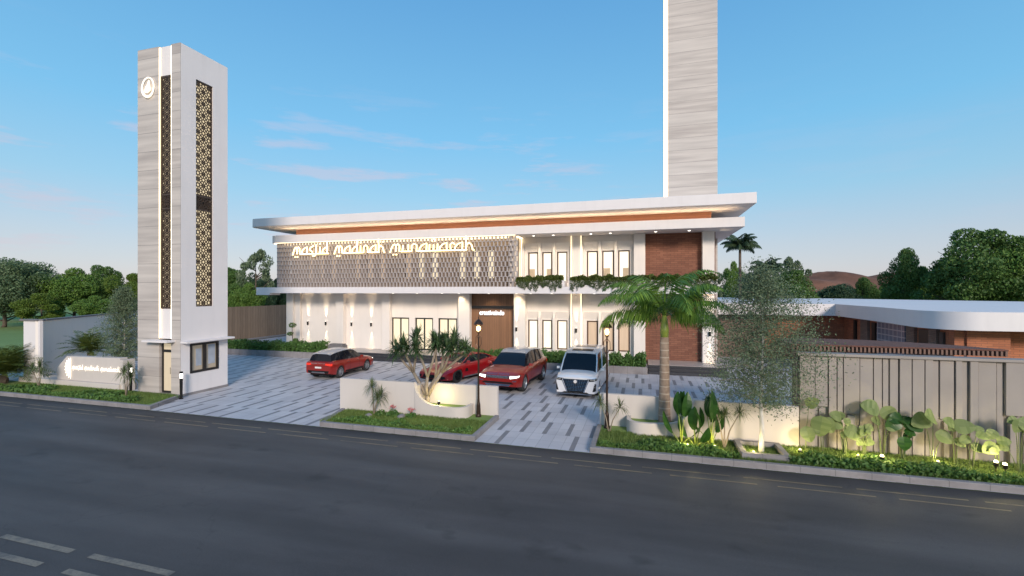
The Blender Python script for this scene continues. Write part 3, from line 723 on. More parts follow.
# wall lamps: bracketed cylinders throwing light up and down
def spot(name, loc, rot, e, ang, parent=None, col=(1, .78, .5), blend=.6, r=.03):
    l = bpy.data.lights.new(name, 'SPOT'); l.energy = e*.6; l.spot_size = R(ang); l.spot_blend = blend; l.color = col; l.shadow_soft_size = r
    o = bpy.data.objects.new(name, l); COL.objects.link(o); o.location = loc; o.rotation_euler = rot
    if parent: o.parent = parent; o.matrix_parent_inverse = Matrix.Translation((BX, BY, 0))
    return o
def wall_lamp(x, y, z, e=420):
    b = MB(); b.lathe([(.055, z-.15), (.065, z-.14), (.065, z+.14), (.055, z+.15)], (x, y-.085, 0), 12); b.box(x-.03, x+.03, y-.06, y, z-.05, z+.05)
    w = part(b, 'wall_lamp', M['blackmetal'])
    for za, zb in ((z+.151, z+.156), (z-.156, z-.151)): g = MB(); g.lathe([(.045, za), (.045, zb)], (x, y-.085, 0), 12); g.build('lens', M['spotdisc'], w)
    spot('up_light', (x, y-.085, z+.17), (PI, 0, 0), e, 27, B, blend=.9, r=.02); spot('down_light', (x, y-.085, z-.17), (0, 0, 0), e*.6, 27, B, blend=.9, r=.02)
for x in (-25.15, -23.5, -21.2, -19.5): wall_lamp(x, 30, 2.25)
for x, y in ((-8.1, 29.55), (-4.12, 29.72), (3.9, 29.55)): wall_lamp(x, y, 2.2)
for x, y, z, e in ((-27, 29.2, 8.36, 6), (-6.8, 29, 8.365, 18), (-5.5, 29, 8.365, 18), (-3.1, 29, 8.365, 18), (-1.9, 29, 8.365, 18), (.8, 29, 8.365, 14), (2.7, 29, 8.365, 14),
                (-7.0, 29.0, 4.595, 14), (-5.6, 29.0, 4.595, 14), (-2.9, 29, 4.595, 14), (-1.5, 29, 4.595, 14), (-12.1, 29.15, 4.595, 26), (-17.1, 29, 4.595, 12), (-15.2, 29, 4.595, 12), (-13.3, 29, 4.595, 12), (2, 29, 4.595, 10), (-10, 29.3, 4.595, 16),(-8, 29.15, 4.595, 24)):
    b = MB(); b.lathe([(.07, z-.012), (.08, z-.002)], (x, y, 0), 12); part(b, 'downlight', M['spotdisc'])
    spot('down_light', (x, y, z-.05), (R(14), 0, 0), e*2.3, 115, B, blend=1)

# rear minaret
T = thing('minaret', 'taller striped stone minaret rising behind the roof out of the top of the photo', 'minaret', (4.1, 36, 0))
b = MB(); b.box(-2.33, .89, -2, 2, 0, 42); b.build('shaft', M['trav'], T)
b = MB(); b.box(-2.5, -2.331, -1.2, 2, 0, 42); b.build('white_edge', M['white'], T)
b = MB(); b.box(-2.62, -2.335, -1.95, -1.73, 9, 42); b.build('led_strip', M['led'], T)

# ------------------------------------------------------------------ gate tower
T = thing('gate_tower', 'slender gate tower with brown lattice strips and glowing round emblem near its top', 'tower', (-21, 16.7, 0))
TM = Matrix.Translation((21, -16.7, 0))
def tp(mb, name, m, parent=None, **kw):
    o = mb.build(name, m, parent or T, **kw)
    if parent is None: o.matrix_parent_inverse = TM
    return o
H1 = 15.95; X0, X1, Y0, Y1 = -22.55, -19.95, 15.62, 18.05
b = MB(); b.box(X0, -21.22, Y0, Y0+.35, .12, H1); b.box(-20.5, X1-.002, Y0, Y0+.025, .12, H1); tp(b, 'stone_cladding', M['trav'])
b = MB()
# side wall on +X with window and lattice openings, built as panels
def wall_open_x(b, x0, x1, y0, y1, z0, z1, ops):
    ys = sorted({y0, y1, *[a for o in ops for a in o[:2]]}); zs = sorted({z0, z1, *[a for o in ops for a in o[2:]]})
    for i in range(len(ys)-1):
        for k in range(len(zs)-1):
            cy, cz = (ys[i]+ys[i+1])/2, (zs[k]+zs[k+1])/2
            if not any(o[0] < cy < o[1] and o[2] < cz < o[3] for o in ops): b.box(x0, x1, ys[i], ys[i+1], zs[k], zs[k+1])
wall_open_x(b, X1-.2, X1, Y0+.026, Y1, 0, H1, [(16.07, 17.54, .98, 2.34), (16.37, 17.24, 4.05, 14.64)])

b.box(X0+.001, X0+.2, Y0+.351, Y1, 0, H1); b.box(X0+.201, X1-.201, Y1-.2, Y1-.001, 0, H1)
b.box(-21.218, -20.502, Y0+.04, Y0+.2, 14.6, H1-.03); b.box(-21.218, -20.502, Y0+.06, Y0+.2, 2.6, 4.0)
b.box(-20.499, X1-.201, Y0+.026, Y0+.34, .12, H1-.003)
b.box(X0+.2, X1-.2, Y0+.43, Y1-.2, H1-.35, H1-.3)
b.box(X0+.2, X1-.2, Y0+.43, Y1-.2, 2.7, 2.8); tp(b, 'tower_wall', M['white'])
b = MB(); b.box(X0-.1, X1+.003, Y0-.12, Y1+.05, 0, .119); tp(b, 'plinth', M['kerb'])
# lattice panels: eight-pointed figure cells cut as bars
def lattice(name, org, du, dv, w, h, cell):
    b = MB(); nx = max(1, round(w/cell)); ny = round(h/(w/nx)); cx, cz = w/nx, h/ny; O = Vector(org); U = Vector(du); V = Vector(dv); Nn = U.cross(V)
    def bar(p, q, t=.016, d=.02):
        a = O+U*p[0]+V*p[1]; c = O+U*q[0]+V*q[1]; dd = (c-a).normalized(); s = dd.cross(Nn)*t; k = Nn*d
        b.add([a-s-k, a+s-k, a+s+k, a-s+k, c-s-k, c+s-k, c+s+k, c-s+k], [(0, 1, 2, 3), (4, 7, 6, 5), (0, 4, 5, 1), (1, 5, 6, 2), (2, 6, 7, 3), (3, 7, 4, 0)])
    for i in range(nx):
        for j in range(ny):
            x, y = (i+.5)*cx, (j+.5)*cz; r = min(cx, cz)/2
            o8 = [(x+math.cos(PI/4*k+PI/8)*r*.62, y+math.sin(PI/4*k+PI/8)*r*.62) for k in range(8)]
            for k in range(8): bar(o8[k], o8[(k+1) % 8])
            for k in range(4):
                a = PI/2*k; bar((x+math.cos(a)*r*.55, y+math.sin(a)*r*.55), (x+math.cos(a)*r, y+math.sin(a)*r)); a += PI/4
                bar((x+math.cos(a)*r*.6, y+math.sin(a)*r*.6), (x+math.cos(a)*r*1.4, y+math.sin(a)*r*1.4))
            if (i+j) % 2: bar((x-r*.5, y-r*.5), (x+r*.5, y+r*.5)); bar((x-r*.5, y+r*.5), (x+r*.5, y-r*.5))
    for a, c in (((0, 0), (w, 0)), ((w, 0), (w, h)), ((w, h), (0, h)), ((0, h), (0, 0)), ((0, h*.43), (w, h*.43)), ((0, h*.49), (w, h*.49))): bar(a, c, .028, .03)
    return b
b = lattice('f', (-21.16, Y0+.07, 4.0), (1, 0, 0), (0, 0, 1), .64, 10.55, .235); tp(b, 'lattice_panel', M['lattice'])
b = lattice('s', (X1-.08, 16.39, 4.07), (0, 1, 0), (0, 0, 1), .83, 10.55, .25); tp(b, 'lattice_panel', M['lattice'])
b = MB(); b.box(-21.2, -20.51, Y0+.13, Y0+.15, 4.01, 8.4); b.box(-21.2, -20.51, Y0+.13, Y0+.15, 9.3, 14.55); tp(b, 'lit_backing', M['backlit'])
b = MB(); b.box(X1-.19, X1-.17, 16.38, 17.23, 4.06, 8.6); b.box(X1-.19, X1-.17, 16.38, 17.23, 9.35, 14.63); tp(b, 'lit_backing', M['backlit'])
b = MB(); b.box(-21.2, -20.51, Y0+.152, Y0+.17, 8.3, 9.4); tp(b, 'dark_backing', M['lattice']); b = MB(); b.box(X1-.215, X1-.192, 16.38, 17.23, 8.5, 9.45); tp(b, 'dark_backing', M['lattice'])
for x, w_ in ((-21.205, .022), (-20.49, .012)):
    b = MB(); b.box(x-w_, x+w_, Y0-.005, Y0+.035, 2.62, H1-.06); tp(b, 'led_strip', M['led'] if w_ > .02 else M['ledsoft'])
# door, window, canopies, room
b = MB(); x0, x1, z0, z1 = -21.19, -20.51, .15, 2.45
b.box(x0, x0+.08, Y0+.1, Y0+.2, z0, z1); b.box(x1-.08, x1, Y0+.1, Y0+.2, z0, z1); b.box(x0+.08, x1-.08, Y0+.1, Y0+.2, z0, z0+.07); b.box(x0+.08, x1-.08, Y0+.1, Y0+.2, z1-.07, z1); b.box(x0+.08, x1-.08, Y0+.1, Y0+.2, 1.98, 2.1)
d_ = tp(b, 'door', M['frameblk']); g = MB(); g.box(x0+.07, x1-.07, Y0+.14, Y0+.15, z0+.05, z1-.05); gg = g.build('pane', M['litgate'], d_)
g = MB(); g.tube([(x1-.12, Y0+.06, 1.0), (x1-.12, Y0+.06, 1.3)], .012, 6); g.build('handle', M['chrome'], d_)
b = MB(); ya, yb, z0, z1 = 16.08, 17.53, .99, 2.33; xw = X1-.1
for y_, w_ in ((ya, .09), (yb-.09, .09), ((ya+yb)/2-.07, .14)): b.box(xw, xw+.13, y_, y_+w_, z0, z1)
b.box(xw+.002, xw+.128, ya, yb, z0, z0+.1); b.box(xw+.002, xw+.128, ya, yb, z1-.08, z1)
w_ = tp(b, 'window', M['frameblk']); g = MB(); g.box(xw+.03, xw+.04, ya+.05, yb-.05, z0+.05, z1-.05)
gl, nn = newmat('clear_glass'); nn.finish((.9, .95, 1), .02, trans=1., spec=.5); M['clear'] = gl
g.build('pane', m_pane('dim_gatehouse_window', (.62, .52, .36), (.36, .33, .28), .11, 2.5), w_)
g = MB(); g.box(xw+.045, xw+.055, ya+.32, ya+.6, z0+.3, z1-.25); g.box(xw+.045, xw+.055, yb-.5, yb-.15, z0+.3, z1-.12); g.build('pane_patch', M['curt2'] if 'curt2' in M else plain('blue_grey_reflection', (.34, .38, .44), .3, bump=0), w_)  # blue-grey patches over the pane: sky reflections in the glass, put in as colour
b = MB(); b.box(-21.75, -20.25, Y0-.4, Y0-.001, 2.47, 2.55); tp(b, 'door_canopy', M['white'])
b = MB(); b.box(X1+.001, X1+.4, 15.62, 18.1, 2.42, 2.5); tp(b, 'window_canopy', M['white'])
# round emblem
b = MB(); cx_, cz_ = -21.82, 14.13
ring = [(cx_+math.cos(t)*.36, Y0-.07, cz_+math.sin(t)*.44) for t in [2*PI*i/36 for i in range(37)]]
b.tube(ring, [.028+.022*max(0, math.sin(2*PI*i/36+3.6)) for i in range(37)], 6)
b.prism([(cx_-.2, cz_-.2), (cx_-.04, cz_-.26), (cx_+.16, cz_-.14), (cx_+.1, cz_+.1), (cx_+.06, cz_+.33), (cx_-.02, cz_+.14), (cx_-.12, cz_+.02)], Y0-.09, Y0-.05, 'y'); tp(b, 'round_emblem', M['lettersign'])
b = MB(); b.box(-22.98, -22.56, 15.9, 16.2, 0, 4.02); tp(b, 'side_wall', M['white'], bevel=.08, seg=3)

# ------------------------------------------------------------------ boundary walls
b = MB(); b.box(-30.85, -29.6, 15.8, 15.93, 0, 3.24); 
t = thing('boundary_wall', 'long pale wall with grey coping running back behind the entrance sign', 'wall', (-30, 16, 0)); IT = Matrix.Translation((30, -16, 0))
o = b.build('end_wall', M['white'], t); o.matrix_parent_inverse = IT
dv = Vector((-.562, .827, 0)); nv = Vector((dv.y, -dv.x, 0)); p0 = Vector((-29.62, 15.88, 0)); L = 13.4
def slab(b, p, d, n, L, t, z0, z1):
    v = [p, p+d*L, p+d*L-n*t, p-n*t]; b.prism([(q.x, q.y) for q in v], z0, z1)
b = MB(); slab(b, p0, dv, nv, L, .25, 0, 3.24); o = b.build('long_wall', M['wallwhite'], t); o.matrix_parent_inverse = IT
b = MB(); slab(b, p0+nv*.05, dv, nv, L, .35, 3.241, 3.31); b.box(-31.05, -29.7, 15.72, 16.15, 3.241, 3.308); o = b.build('coping', M['stoneblock'], t); o.matrix_parent_inverse = IT
t = thing('board_fence', 'weathered tan vertical board fence behind the gate tower', 'fence', (-37, 26.8, 0))
b = MB(); rnd = random.Random(2)
for k in range(108): b.box(-.03-rnd.uniform(0, .012), .03, k*.3, k*.3+.285, 0, 3.25+rnd.uniform(-.01, .01))
b.build('boards', M['woodfence'], t)
b = MB(); b.box(-.1, -.035, 0, 32.4, .5, .6); b.box(-.1, -.035, 0, 32.4, 2.6, 2.7); b.build('rail', M['woodfence'], t)
b = MB(); b.box(-37.2, -36.0, 33, 60, 0, .12); tag(b.build('pale_path_edge', M['kerb']), kind='structure')

# low white walls with bowl-shaped planters
def ribbon(name, pts, th, m, parent):
    b = MB(); n = len(pts); P = [Vector((p[0], p[1], 0)) for p in pts]; vs = []
    for i in range(n):
        d = (P[min(n-1, i+1)]-P[max(0, i-1)]).normalized(); nn = Vector((-d.y, d.x, 0))*th
        a, c = P[i], P[i]+nn; z = pts[i][2]; vs += [(a.x, a.y, 0), (a.x, a.y, z), (c.x, c.y, z), (c.x, c.y, 0)]
    b.add(vs, [(i*4+k, i*4+(k+1) % 4, (i+1)*4+(k+1) % 4, (i+1)*4+k) for i in range(n-1) for k in range(4)]+[(0, 1, 2, 3), (n*4-4, n*4-3, n*4-2, n*4-1)])
    return b.build(name, m, parent, auto=True)
def bowl_wall(name, label, mirror, loc, X):   # X: x along the wall; profile of one side, mirrored for the other
    t = thing(name, label, 'garden wall', (loc[0], loc[1], 0)); s = -1 if mirror else 1
    pts = [(X[0], 0, 1.33), (X[1], 0, 1.33)]
    for k in range(1, 15):
        a = PI/2*k/14; pts.append((X[1]+(1-math.cos(a))*.95, -.05*math.sin(a), 1.33-.80*math.sin(a)))
    pts += [(X[2]-.75, -.12, .52), (X[2]-.55, -.12, .52)]
    for k in range(1, 13):
        a = PI/2*k/12; pts.append((X[2]-.5+math.sin(a)*.5, -.12+(1-math.cos(a))*.5, .52))
    pts.append((X[2], .74, .52))
    P = [(s*x, y, z) for x, y, z in pts]
    if mirror: P = P[::-1]
    ribbon('curved_wall', P, .14, M['lowwall'], t)
    b = MB(); a, c = sorted((s*(X[1]-.1), s*X[3])); b.box(a, c, .75, .93, 0, 1.2); b.build('back_wall', M['lowwall'], t, bevel=.01)
    b = MB(); a, c = sorted((s*(X[1]-.1), s*(X[1]+.05))); b.box(a, c, .143, .748, 0, 1.2); b.build('return_wall', M['lowwall'], t)
    b = MB(); a, c = sorted((s*(X[1]+.08), s*(X[2]-.145))); b.box(a, c, .03, .745, .05, .42); b.build('soil_bed', M['grass'], t)
    return t
bowl_wall('garden_wall', 'low white wall with a scooped planter between the two driveways', False, (-8.2, 15.5), (-3.3, -.05, 2.05, 3.0))
bowl_wall('garden_wall', 'low white wall with curved palm planter, right of the second driveway', True, (1.55, 15.42), (-2.95, -.05, 2.05, 2.97))

# concrete panel wall at right
t = thing('panel_wall', 'tall grey concrete wall of uneven vertical panels behind the big leaves', 'wall', (4.5, 15.55, 0))
b = MB(); b.box(0, 12, .1, .25, 0, 2.86); b.build('base_wall', M['panel'], t)
rnd = random.Random(12); x = .06; k = 0
while x < 11.9:
    w = rnd.choice([.16, .22, .30, .42, .2, .34]); dpt = rnd.choice([-.045, .0, .03]); zb = rnd.choice([0, 0, 1.35, 1.2, 1.42]) if k % 3 == 1 else 0
    b = MB(); b.box(x, x+w-.022, dpt, .099, zb, 2.855)
    if zb: b.box(x+.1, x+w-.12, dpt+.02, .098, 0, zb-.06)
    b.build('relief_panel', M['panel'], t, bevel=.008); x += w; k += 1
b = MB(); b.box(-.02, 12, -.09, .3, 2.862, 2.94); b.build('coping', M['panel'], t, bevel=.01)
b = MB(); b.box(-.12, -.03, 0, .1, 0, 3.0); b.build('end_post', M['frameblk'], t)

# slatted pergola with curved rear edge
t = thing('pergola_roof', 'low dark brown slatted pergola roof behind the grey panel wall', 'pergola', (4.5, 16, 0))
back = [(0, 1.9), (1.3, 2.1), (2.6, 2.0), (3.7, 1.6), (4.6, 1.0), (5.2, .35), (5.35, .05)]
b = MB(); b.prism([(0, .05), (5.35, .05)]+[(x, y) for x, y in back[::-1]][1:], 3.10, 3.14); b.build('deck', M['slatroof'], t)
b = MB(); k = 0
while k*.105 < 5.3:
    x = k*.105; b.box(x, x+.05, 0, interp(x, back)-.02 if interp(x, back) > .1 else .08, 2.95, 3.095); k += 1
b.build('slats', M['slat'], t)
b = MB(); [b.box(x, x+.1, .3, .4, 0, 2.8) for x in (.1, 2.9, 5.4)]; b.build('post', M['slat'], t)

# low right building with curved white roof
t = thing('side_building', 'low brick building under a broad curved flat white roof at right', 'building', (12, 30, 0)); IT = Matrix.Translation((-12, -30, 0))
def sp(mb, name, m, **kw):
    o = mb.build(name, m, t, **kw); o.matrix_parent_inverse = IT; return o
edge = [(4.6, 35), (12.35, 35), (12.3, 28.5), (12.05, 25.4)]+[(12.05+1.55*(1-math.cos(a)), 25.4-1.85*math.sin(a)) for a in [PI/2*i/10 for i in range(1, 11)]]+[(15.5, 23.6), (34, 24.5), (40, 34), (20, 60), (4.6, 66)]
b = MB(); b.prism(edge, 3.12, 3.9); sp(b, 'roof', M['white'], auto=True)
b = MB(); b.box(4.5, 8.4, 36, 36.3, 0, 3.118); sp(b, 'grey_brick_wall', M['brickgrey'])
b = MB(); b.box(8.4, 13.2, 36.02, 36.3, 0, 3.118); b.box(13.2, 13.45, 25, 36.019, 0, 3.118); sp(b, 'orange_brick_wall', M['brick2'])
b = MB(); b.box(13.6, 15.1, 24.5, 24.8, 0, 3.118); b.box(15.12, 34, 25.3, 25.6, 0, 3.118); b.box(13.2, 13.598, 24.6, 24.99, 0, 3.118); sp(b, 'red_brick_pier', M['brick2'])
for y0_, y1_, m in ((34.0, 34.3, 'frameblk'), (31.5, 31.9, 'frameblk'), (26.3, 27.1, 'frameblk'), (25.2, 25.5, 'darkbrown')):
    b = MB(); b.box(13.1, 13.198, y0_, y1_, .1, 2.9); sp(b, 'dark_slot', M[m])
for ya_, yb_ in ((32.3, 33.2), (25.6, 26.2), (27.4, 28.1)):
    b = MB(); b.box(13.05, 13.198, ya_, yb_, 0, 3.1); sp(b, 'grey_pier', M['brickgrey'])
gb, nn = newmat('glass_blocks'); pp = nn.pos(); ss = nn.n('ShaderNodeSeparateXYZ'); nn.l(pp, ss.inputs[0])
jj = nn.math('MAXIMUM', nn.math('LESS_THAN', nn.math('FRACT', nn.math('DIVIDE', ss.outputs[1], .42)), .14), nn.math('LESS_THAN', nn.math('FRACT', nn.math('DIVIDE', ss.outputs[2], .33)), .16))
nn.finish(nn.mix(jj, (.16, .19, .25), (.42, .42, .45)), .2, bump=jj, bstr=.5)
b = MB(); b.box(13.08, 13.198, 28.3, 31.2, .8, 3.1); sp(b, 'glass_block_window', gb)

# ------------------------------------------------------------------ entrance sign
t = thing('entrance_sign', 'low pale sign wall with glowing half-rosette and lettering by the road', 'sign', (-26, 15.75, 0))
b = MB(); b.prism([(-2.25, .35), (-2.25, .92), (-1.55, 1.53), (2.1, 1.58), (2.1, .35)], 0, .35, 'y'); b.build('sign_wall', M['lowwall'], t, bevel=.015)
b = MB(); b.box(-4.9, 2.2, -.12, .7, 0, .345); b.build('plinth', M['lowwall'], t, bevel=.01)
b = MB(); b.box(2.12, 2.36, -.02, .5, 0, 1.5); b.build('end_pier', M['lowwall'], t)
b = MB(); pts = []
for i in range(19):
    a = PI/2+PI*i/18; r = .52 if i % 2 == 0 else .37; pts.append((-1.2+math.cos(a)*r*.85, .95+math.sin(a)*r))
b.prism(pts, -.045, -.02, 'y'); b.build('half_rosette', M['lettersign'], t)
b = MB(); x = -1.08
for w in ('masjid', 'madinah', 'munawarah'): x = strokes(b, w, x, .93, .152, .14, -.04, .012, True)+.1
b.build('lettering', M['lettersign'], t)

# ------------------------------------------------------------------ lamps
def street_lamp(loc, label, rz=0):
    t = thing('street_lamp', label, 'street lamp', loc, rz, 'bronze street lamps on the planted islands')
    b = MB(); b.lathe([(.11, -.03), (.11, .04), (.085, .1), (.07, .45), (.05, .55), (.038, .7), (.03, 2.9), (.045, 2.95), (.028, 3.0), (.028, 3.1)], n=12)
    b.tube([(-.02, 0, 2.55), (-.11, 0, 2.7), (-.1, 0, 2.95), (0, 0, 3.05)], .012, 6); b.tube([(.02, 0, 2.55), (.11, 0, 2.7), (.1, 0, 2.95), (0, 0, 3.05)], .012, 6); b.build('post', M['bronze'], t, smooth=False)
    b = MB(); b.lathe([(.03, 3.1), (.07, 3.13), (.07, 3.15), (.03, 3.16)], n=10)
    for k in range(4): a = PI/4+PI/2*k; b.tube([(math.cos(a)*.07, math.sin(a)*.07, 3.15), (math.cos(a)*.13, math.sin(a)*.13, 3.42)], .008, 5)
    b.lathe([(.17, 3.42), (.18, 3.44), (.13, 3.53), (.06, 3.6), (.02, 3.63), (.02, 3.7), (.004, 3.73)], n=12); b.build('lantern', M['bronze'], t)
    b = MB(); b.lathe([(.01, 3.17), (.06, 3.2), (.085, 3.27), (.07, 3.35), (.02, 3.38)], n=14); b.build('bulb', M['bulb'], t, smooth=True)
    l = bpy.data.lights.new('lamp_light', 'POINT'); l.energy = 7; l.color = (1, .65, .3); l.shadow_soft_size = .09; o = bpy.data.objects.new('lamp_light', l); COL.objects.link(o); o.parent = t; o.location = (0, -.2, 3.27)
    return t
t0 = street_lamp((-5.85, 15.98, .11), 'bronze lamp post beside the forked tree, near end of the first low wall')
dup(t0, None, (-1.15, 15.85, .11), 0, 'bronze lamp post at the corner of the second island, in front of the white van')
def bollard(loc, label):
    t = thing('bollard_light', label, 'bollard light', loc, 0, 'bollard lights by the gate tower')
    b = MB(); b.lathe([(.07, -.02), (.07, .03), (.045, .035), (.055, .72), (.03, .73), (.03, .9), (.06, .9), (.06, .96), (.05, .97)], n=14); b.build('post', M['blackmetal'], t)
    b = MB(); b.lathe([(.045, .735), (.05, .75), (.05, .88), (.045, .895)], n=12); b.build('lens', M['spotdisc'], t); return t
t0 = bollard((-19.62, 15.4, .0), 'dark bollard light at the right corner of the gate tower')
t0.scale = (1.15, 1.15, 1.25)
dup(t0, None, (-22.7, 15.42, .11), 0, 'dark bollard light on the lawn left of the gate tower', (1.15, 1.15, 1.25))

# ------------------------------------------------------------------ planting along the facade
def scatter_rect(rng, n, x0, x1, y0, y1, z0, z1, clump=None):
    C = np.column_stack([rng.uniform(x0, x1, n), rng.uniform(y0, y1, n), rng.uniform(0, 1, n)])
    kx = np.arange(x0-.3, x1+.6, .27); hgtf = np.interp(C[:, 0], kx, rng.uniform(.45, 1., len(kx)))*rng.uniform(.85, 1.05, n); C[:, 2] = z0+(z1-z0)*C[:, 2]*hgtf; return C
rng = np.random.default_rng(5)
def trough(x0, x1, label, hl):
    t = thing('planter_bed', label, 'planter', ((x0+x1)/2, 27.6, 0), 0, 'kerbed planting beds along the building')
    w = (x1-x0)/2; b = MB(); b.box(-w, w, -.55, -.37, 0, .42); b.box(-w, -w+.15, -.369, .9, 0, .42); b.box(w-.15, w, -.369, .9, 0, .42); b.build('kerb_wall', M['kerb'], t)
    b = MB(); b.box(-w+.151, w-.151, -.369, 1.9, 0, .36); b.build('soil', M['soil'], t)
    C = scatter_rect(rng, int(1700*(x1-x0)), x0+.1, x1-.1, 27.15, 28.3, .38, 1.22)
    tag(quads_obj('hedge', leafmesh(C, .15, .5, rng), M['hedge']), hl, 'hedge', None, 'stuff')
trough(-36.5, -21.75, 'long low planting bed in front of the left half of the facade', 'leafy green hedge left of the terrace steps')
trough(-11.65, .3, 'low planting bed between the two flights of dark steps', 'leafy green hedge behind the parked cars')
# balcony foliage
for x0, x1, lb in ((-7.7, -4.75, 'clipped foliage in the short balcony trough'), (-4.25, 4.1, 'clipped foliage along the long balcony trough')):
    n = int(1700*(x1-x0)); C = scatter_rect(rng, n, x0, x1, 27.85, 28.6, 5.36, 5.82)
    t = thing('balcony_planting', lb, 'plants', ((x0+x1)/2, 28, 5.4)); off = np.array([(x0+x1)/2, 28, 5.4])
    quads_obj('foliage', leafmesh(C-off, .14, .55, rng), M['balcony'], t)
    m_ = int(620*(x1-x0)); xx = rng.uniform(x0, x1, m_); kx = np.arange(x0-.2, x1+.4, .13); ph = np.interp(xx, kx, rng.uniform(0, 1, len(kx))**1.6*1.3); zz = 5.38-rng.uniform(0, 1, m_)*(.2+.42*ph)
    C = np.column_stack([xx, rng.uniform(27.84, 27.92, m_), zz]); quads_obj('trailing_stems', leafmesh(C-off, .085, .55, rng), M['trail'], t)

# topiary with three leaf balls, block on the terrace
t = thing('topiary_tree', 'small three-ball topiary in the hedge by the white wall', 'topiary', (-24.85, 27.95, .4))
b = MB(); b.tube([(0, 0, -.1), (.03, 0, .8), (-.02, 0, 1.75)], .025, 6); b.tube([(.02, 0, .55), (.2, 0, .62), (.28, 0, .72)], .015, 5); b.tube([(.01, 0, 1.05), (-.18, 0, 1.12)], .015, 5); b.build('trunk', M['bark'], t)
C = []
for c, r in (((0, 0, 1.85), .24), ((-.2, 0, 1.2), .2), ((.28, 0, .75), .18)):
    e = rng.normal(size=(260, 3)); e /= np.linalg.norm(e, axis=1)[:, None]; C.append(np.array(c)+e*r*rng.uniform(.6, 1, (260, 1))*np.array([1.25, 1.1, .8]))
quads_obj('leaf_balls', leafmesh(np.concatenate(C), .09, .6, rng), M['leafdark'], t)
b = MB(); b.box(-.62, .62, -.3, .3, 0, .42); b.box(-.55, .55, -.25, .25, .42, .5); o = b.build('stone_bench', M['stoneblock'], bevel=.06, seg=3); o.location = (-21.2, 28.3, .45); tag(o, 'grey stone block seat on the terrace above the red car', 'stone seat')

# ------------------------------------------------------------------ roadside planting
def cover(name, label, x0, x1, y0, y1, n, h, size, seed, m='cover'):
    rng = np.random.default_rng(seed); C = scatter_rect(rng, n, x0, x1, y0, y1, .1, .1+h)
    # irregular inland edge
    keep = C[:, 1] < y0+(y1-y0)*(.62+.38*np.sin(C[:, 0]*1.3+np.sin(C[:, 0]*3.1))); C = C[keep]
    return tag(quads_obj(name, leafmesh(C, size, .6, rng), M[m]), label, 'ground cover', None, 'stuff')
cover('ground_cover', 'leafy ground cover along the kerb below the entrance sign', -36, -20.3, 13.8, 15.0, 17000, .26, .13, 1)
cover('ground_cover', 'leafy ground cover on the island between the driveways', -10.6, -5.4, 13.82, 14.5, 5200, .2, .10, 2)
cover('ground_cover', 'leafy ground cover along the kerb under the banana plants', -1.2, 2.6, 13.82, 14.55, 6500, .26, .10, 3)
cover('ground_cover', 'leafy ground cover along the kerb below the grey panel wall', 3.85, 14, 13.82, 14.75, 15000, .27, .10, 4)
def blades(name, label, x0, x1, y0, y1, n, seed):
    rng = np.random.default_rng(seed); P = np.column_stack([rng.uniform(x0, x1, n), rng.uniform(y0, y1, n), np.full(n, .105)])
    a = rng.uniform(0, 2*PI, n); d = np.column_stack([np.cos(a), np.sin(a), np.zeros(n)]); h = rng.uniform(.04, .10, n)[:, None]; w = .007
    tip = P+np.array([0, 0, 1])*h+d*h*.5; s = np.column_stack([-d[:, 1], d[:, 0], d[:, 2]])*w
    V = np.empty((n, 4, 3)); V[:, 0] = P-s; V[:, 1] = P+s; V[:, 2] = tip+s*.3; V[:, 3] = tip-s*.3
    tag(quads_obj(name, V.reshape(-1, 3), M['blade']), label, 'grass', None, 'stuff')
blades('grass', 'short grass around the gate tower and entrance sign', -30, -19.6, 13.8, 15.5, 26000, 1)
blades('grass', 'short grass on the island between the driveways', -11.1, -5.3, 13.8, 15.45, 26000, 2)
blades('grass', 'short grass on the right-hand island', -1.3, 11, 13.8, 15.5, 52000, 3)

# square stone tree surround + airy tree
t = thing('tree_surround', 'square stone kerb frame around the slim white-trunked tree', 'kerb frame', (3.3, 14.62, .1))
b = MB(); b.box(-.62, .62, -.62, -.47, 0, .17); b.box(-.62, .62, .47, .62, 0, .17); b.box(-.62, -.47, -.469, .469, 0, .17); b.box(.47, .62, -.469, .469, 0, .17); b.build('kerb_ring', M['kerb'], t, bevel=.01)
def airy(loc, h, w, n, label, seed, leaf=.055, tr=.06):
    rng = np.random.default_rng(seed); rnd = random.Random(seed); t = thing('slim_tree', label, 'tree', loc); b = MB(); b2 = MB()
    b.tube([(0, 0, -.05), (.03, 0, h*.12), (.0, .02, h*.3), (.05, 0, h*.62), (.02, 0, h*.97)], [tr*1.4, tr, tr*.75, tr*.4, tr*.1], 9); b.build('trunk', M['barkpale'], t, smooth=True)
    C = []
    for k in range(64):
        f = (k+.5)/64; z = h*(.22+.72*f); a = k*2.399; rr = w/2*math.sin(PI*min(1, .22+.76*f))**.75*rnd.uniform(.7, 1.08)
        e = Vector((math.cos(a)*rr, math.sin(a)*rr, z+h*.05)); m = Vector((math.cos(a)*rr*.5, math.sin(a)*rr*.5, z+h*.05))
        b2.tube([(0, 0, z), m, e], [.014, .008, .003], 4)
        nn = n//64; u = rng.uniform(.15, 1.06, nn)[:, None]; base = np.array([0, 0, z])*(1-u)+np.array(e)*u; base[:, 2] += .04*h*np.sin(u[:, 0]*PI)
        C.append(base+rng.normal(size=(nn, 3))*np.array([.15, .15, .13])*w/3.2*(.4+u))
    b2.build('branches', M['barkgrey'], t); quads_obj('crown', leafmesh(np.concatenate(C), leaf, .42, rng), M['leafair'], t); return t
airy((3.3, 14.62, .12), 5.25, 3.4, 38000, 'slim white-trunked tree with airy grey-green leaves in a stone frame', 21, .062)
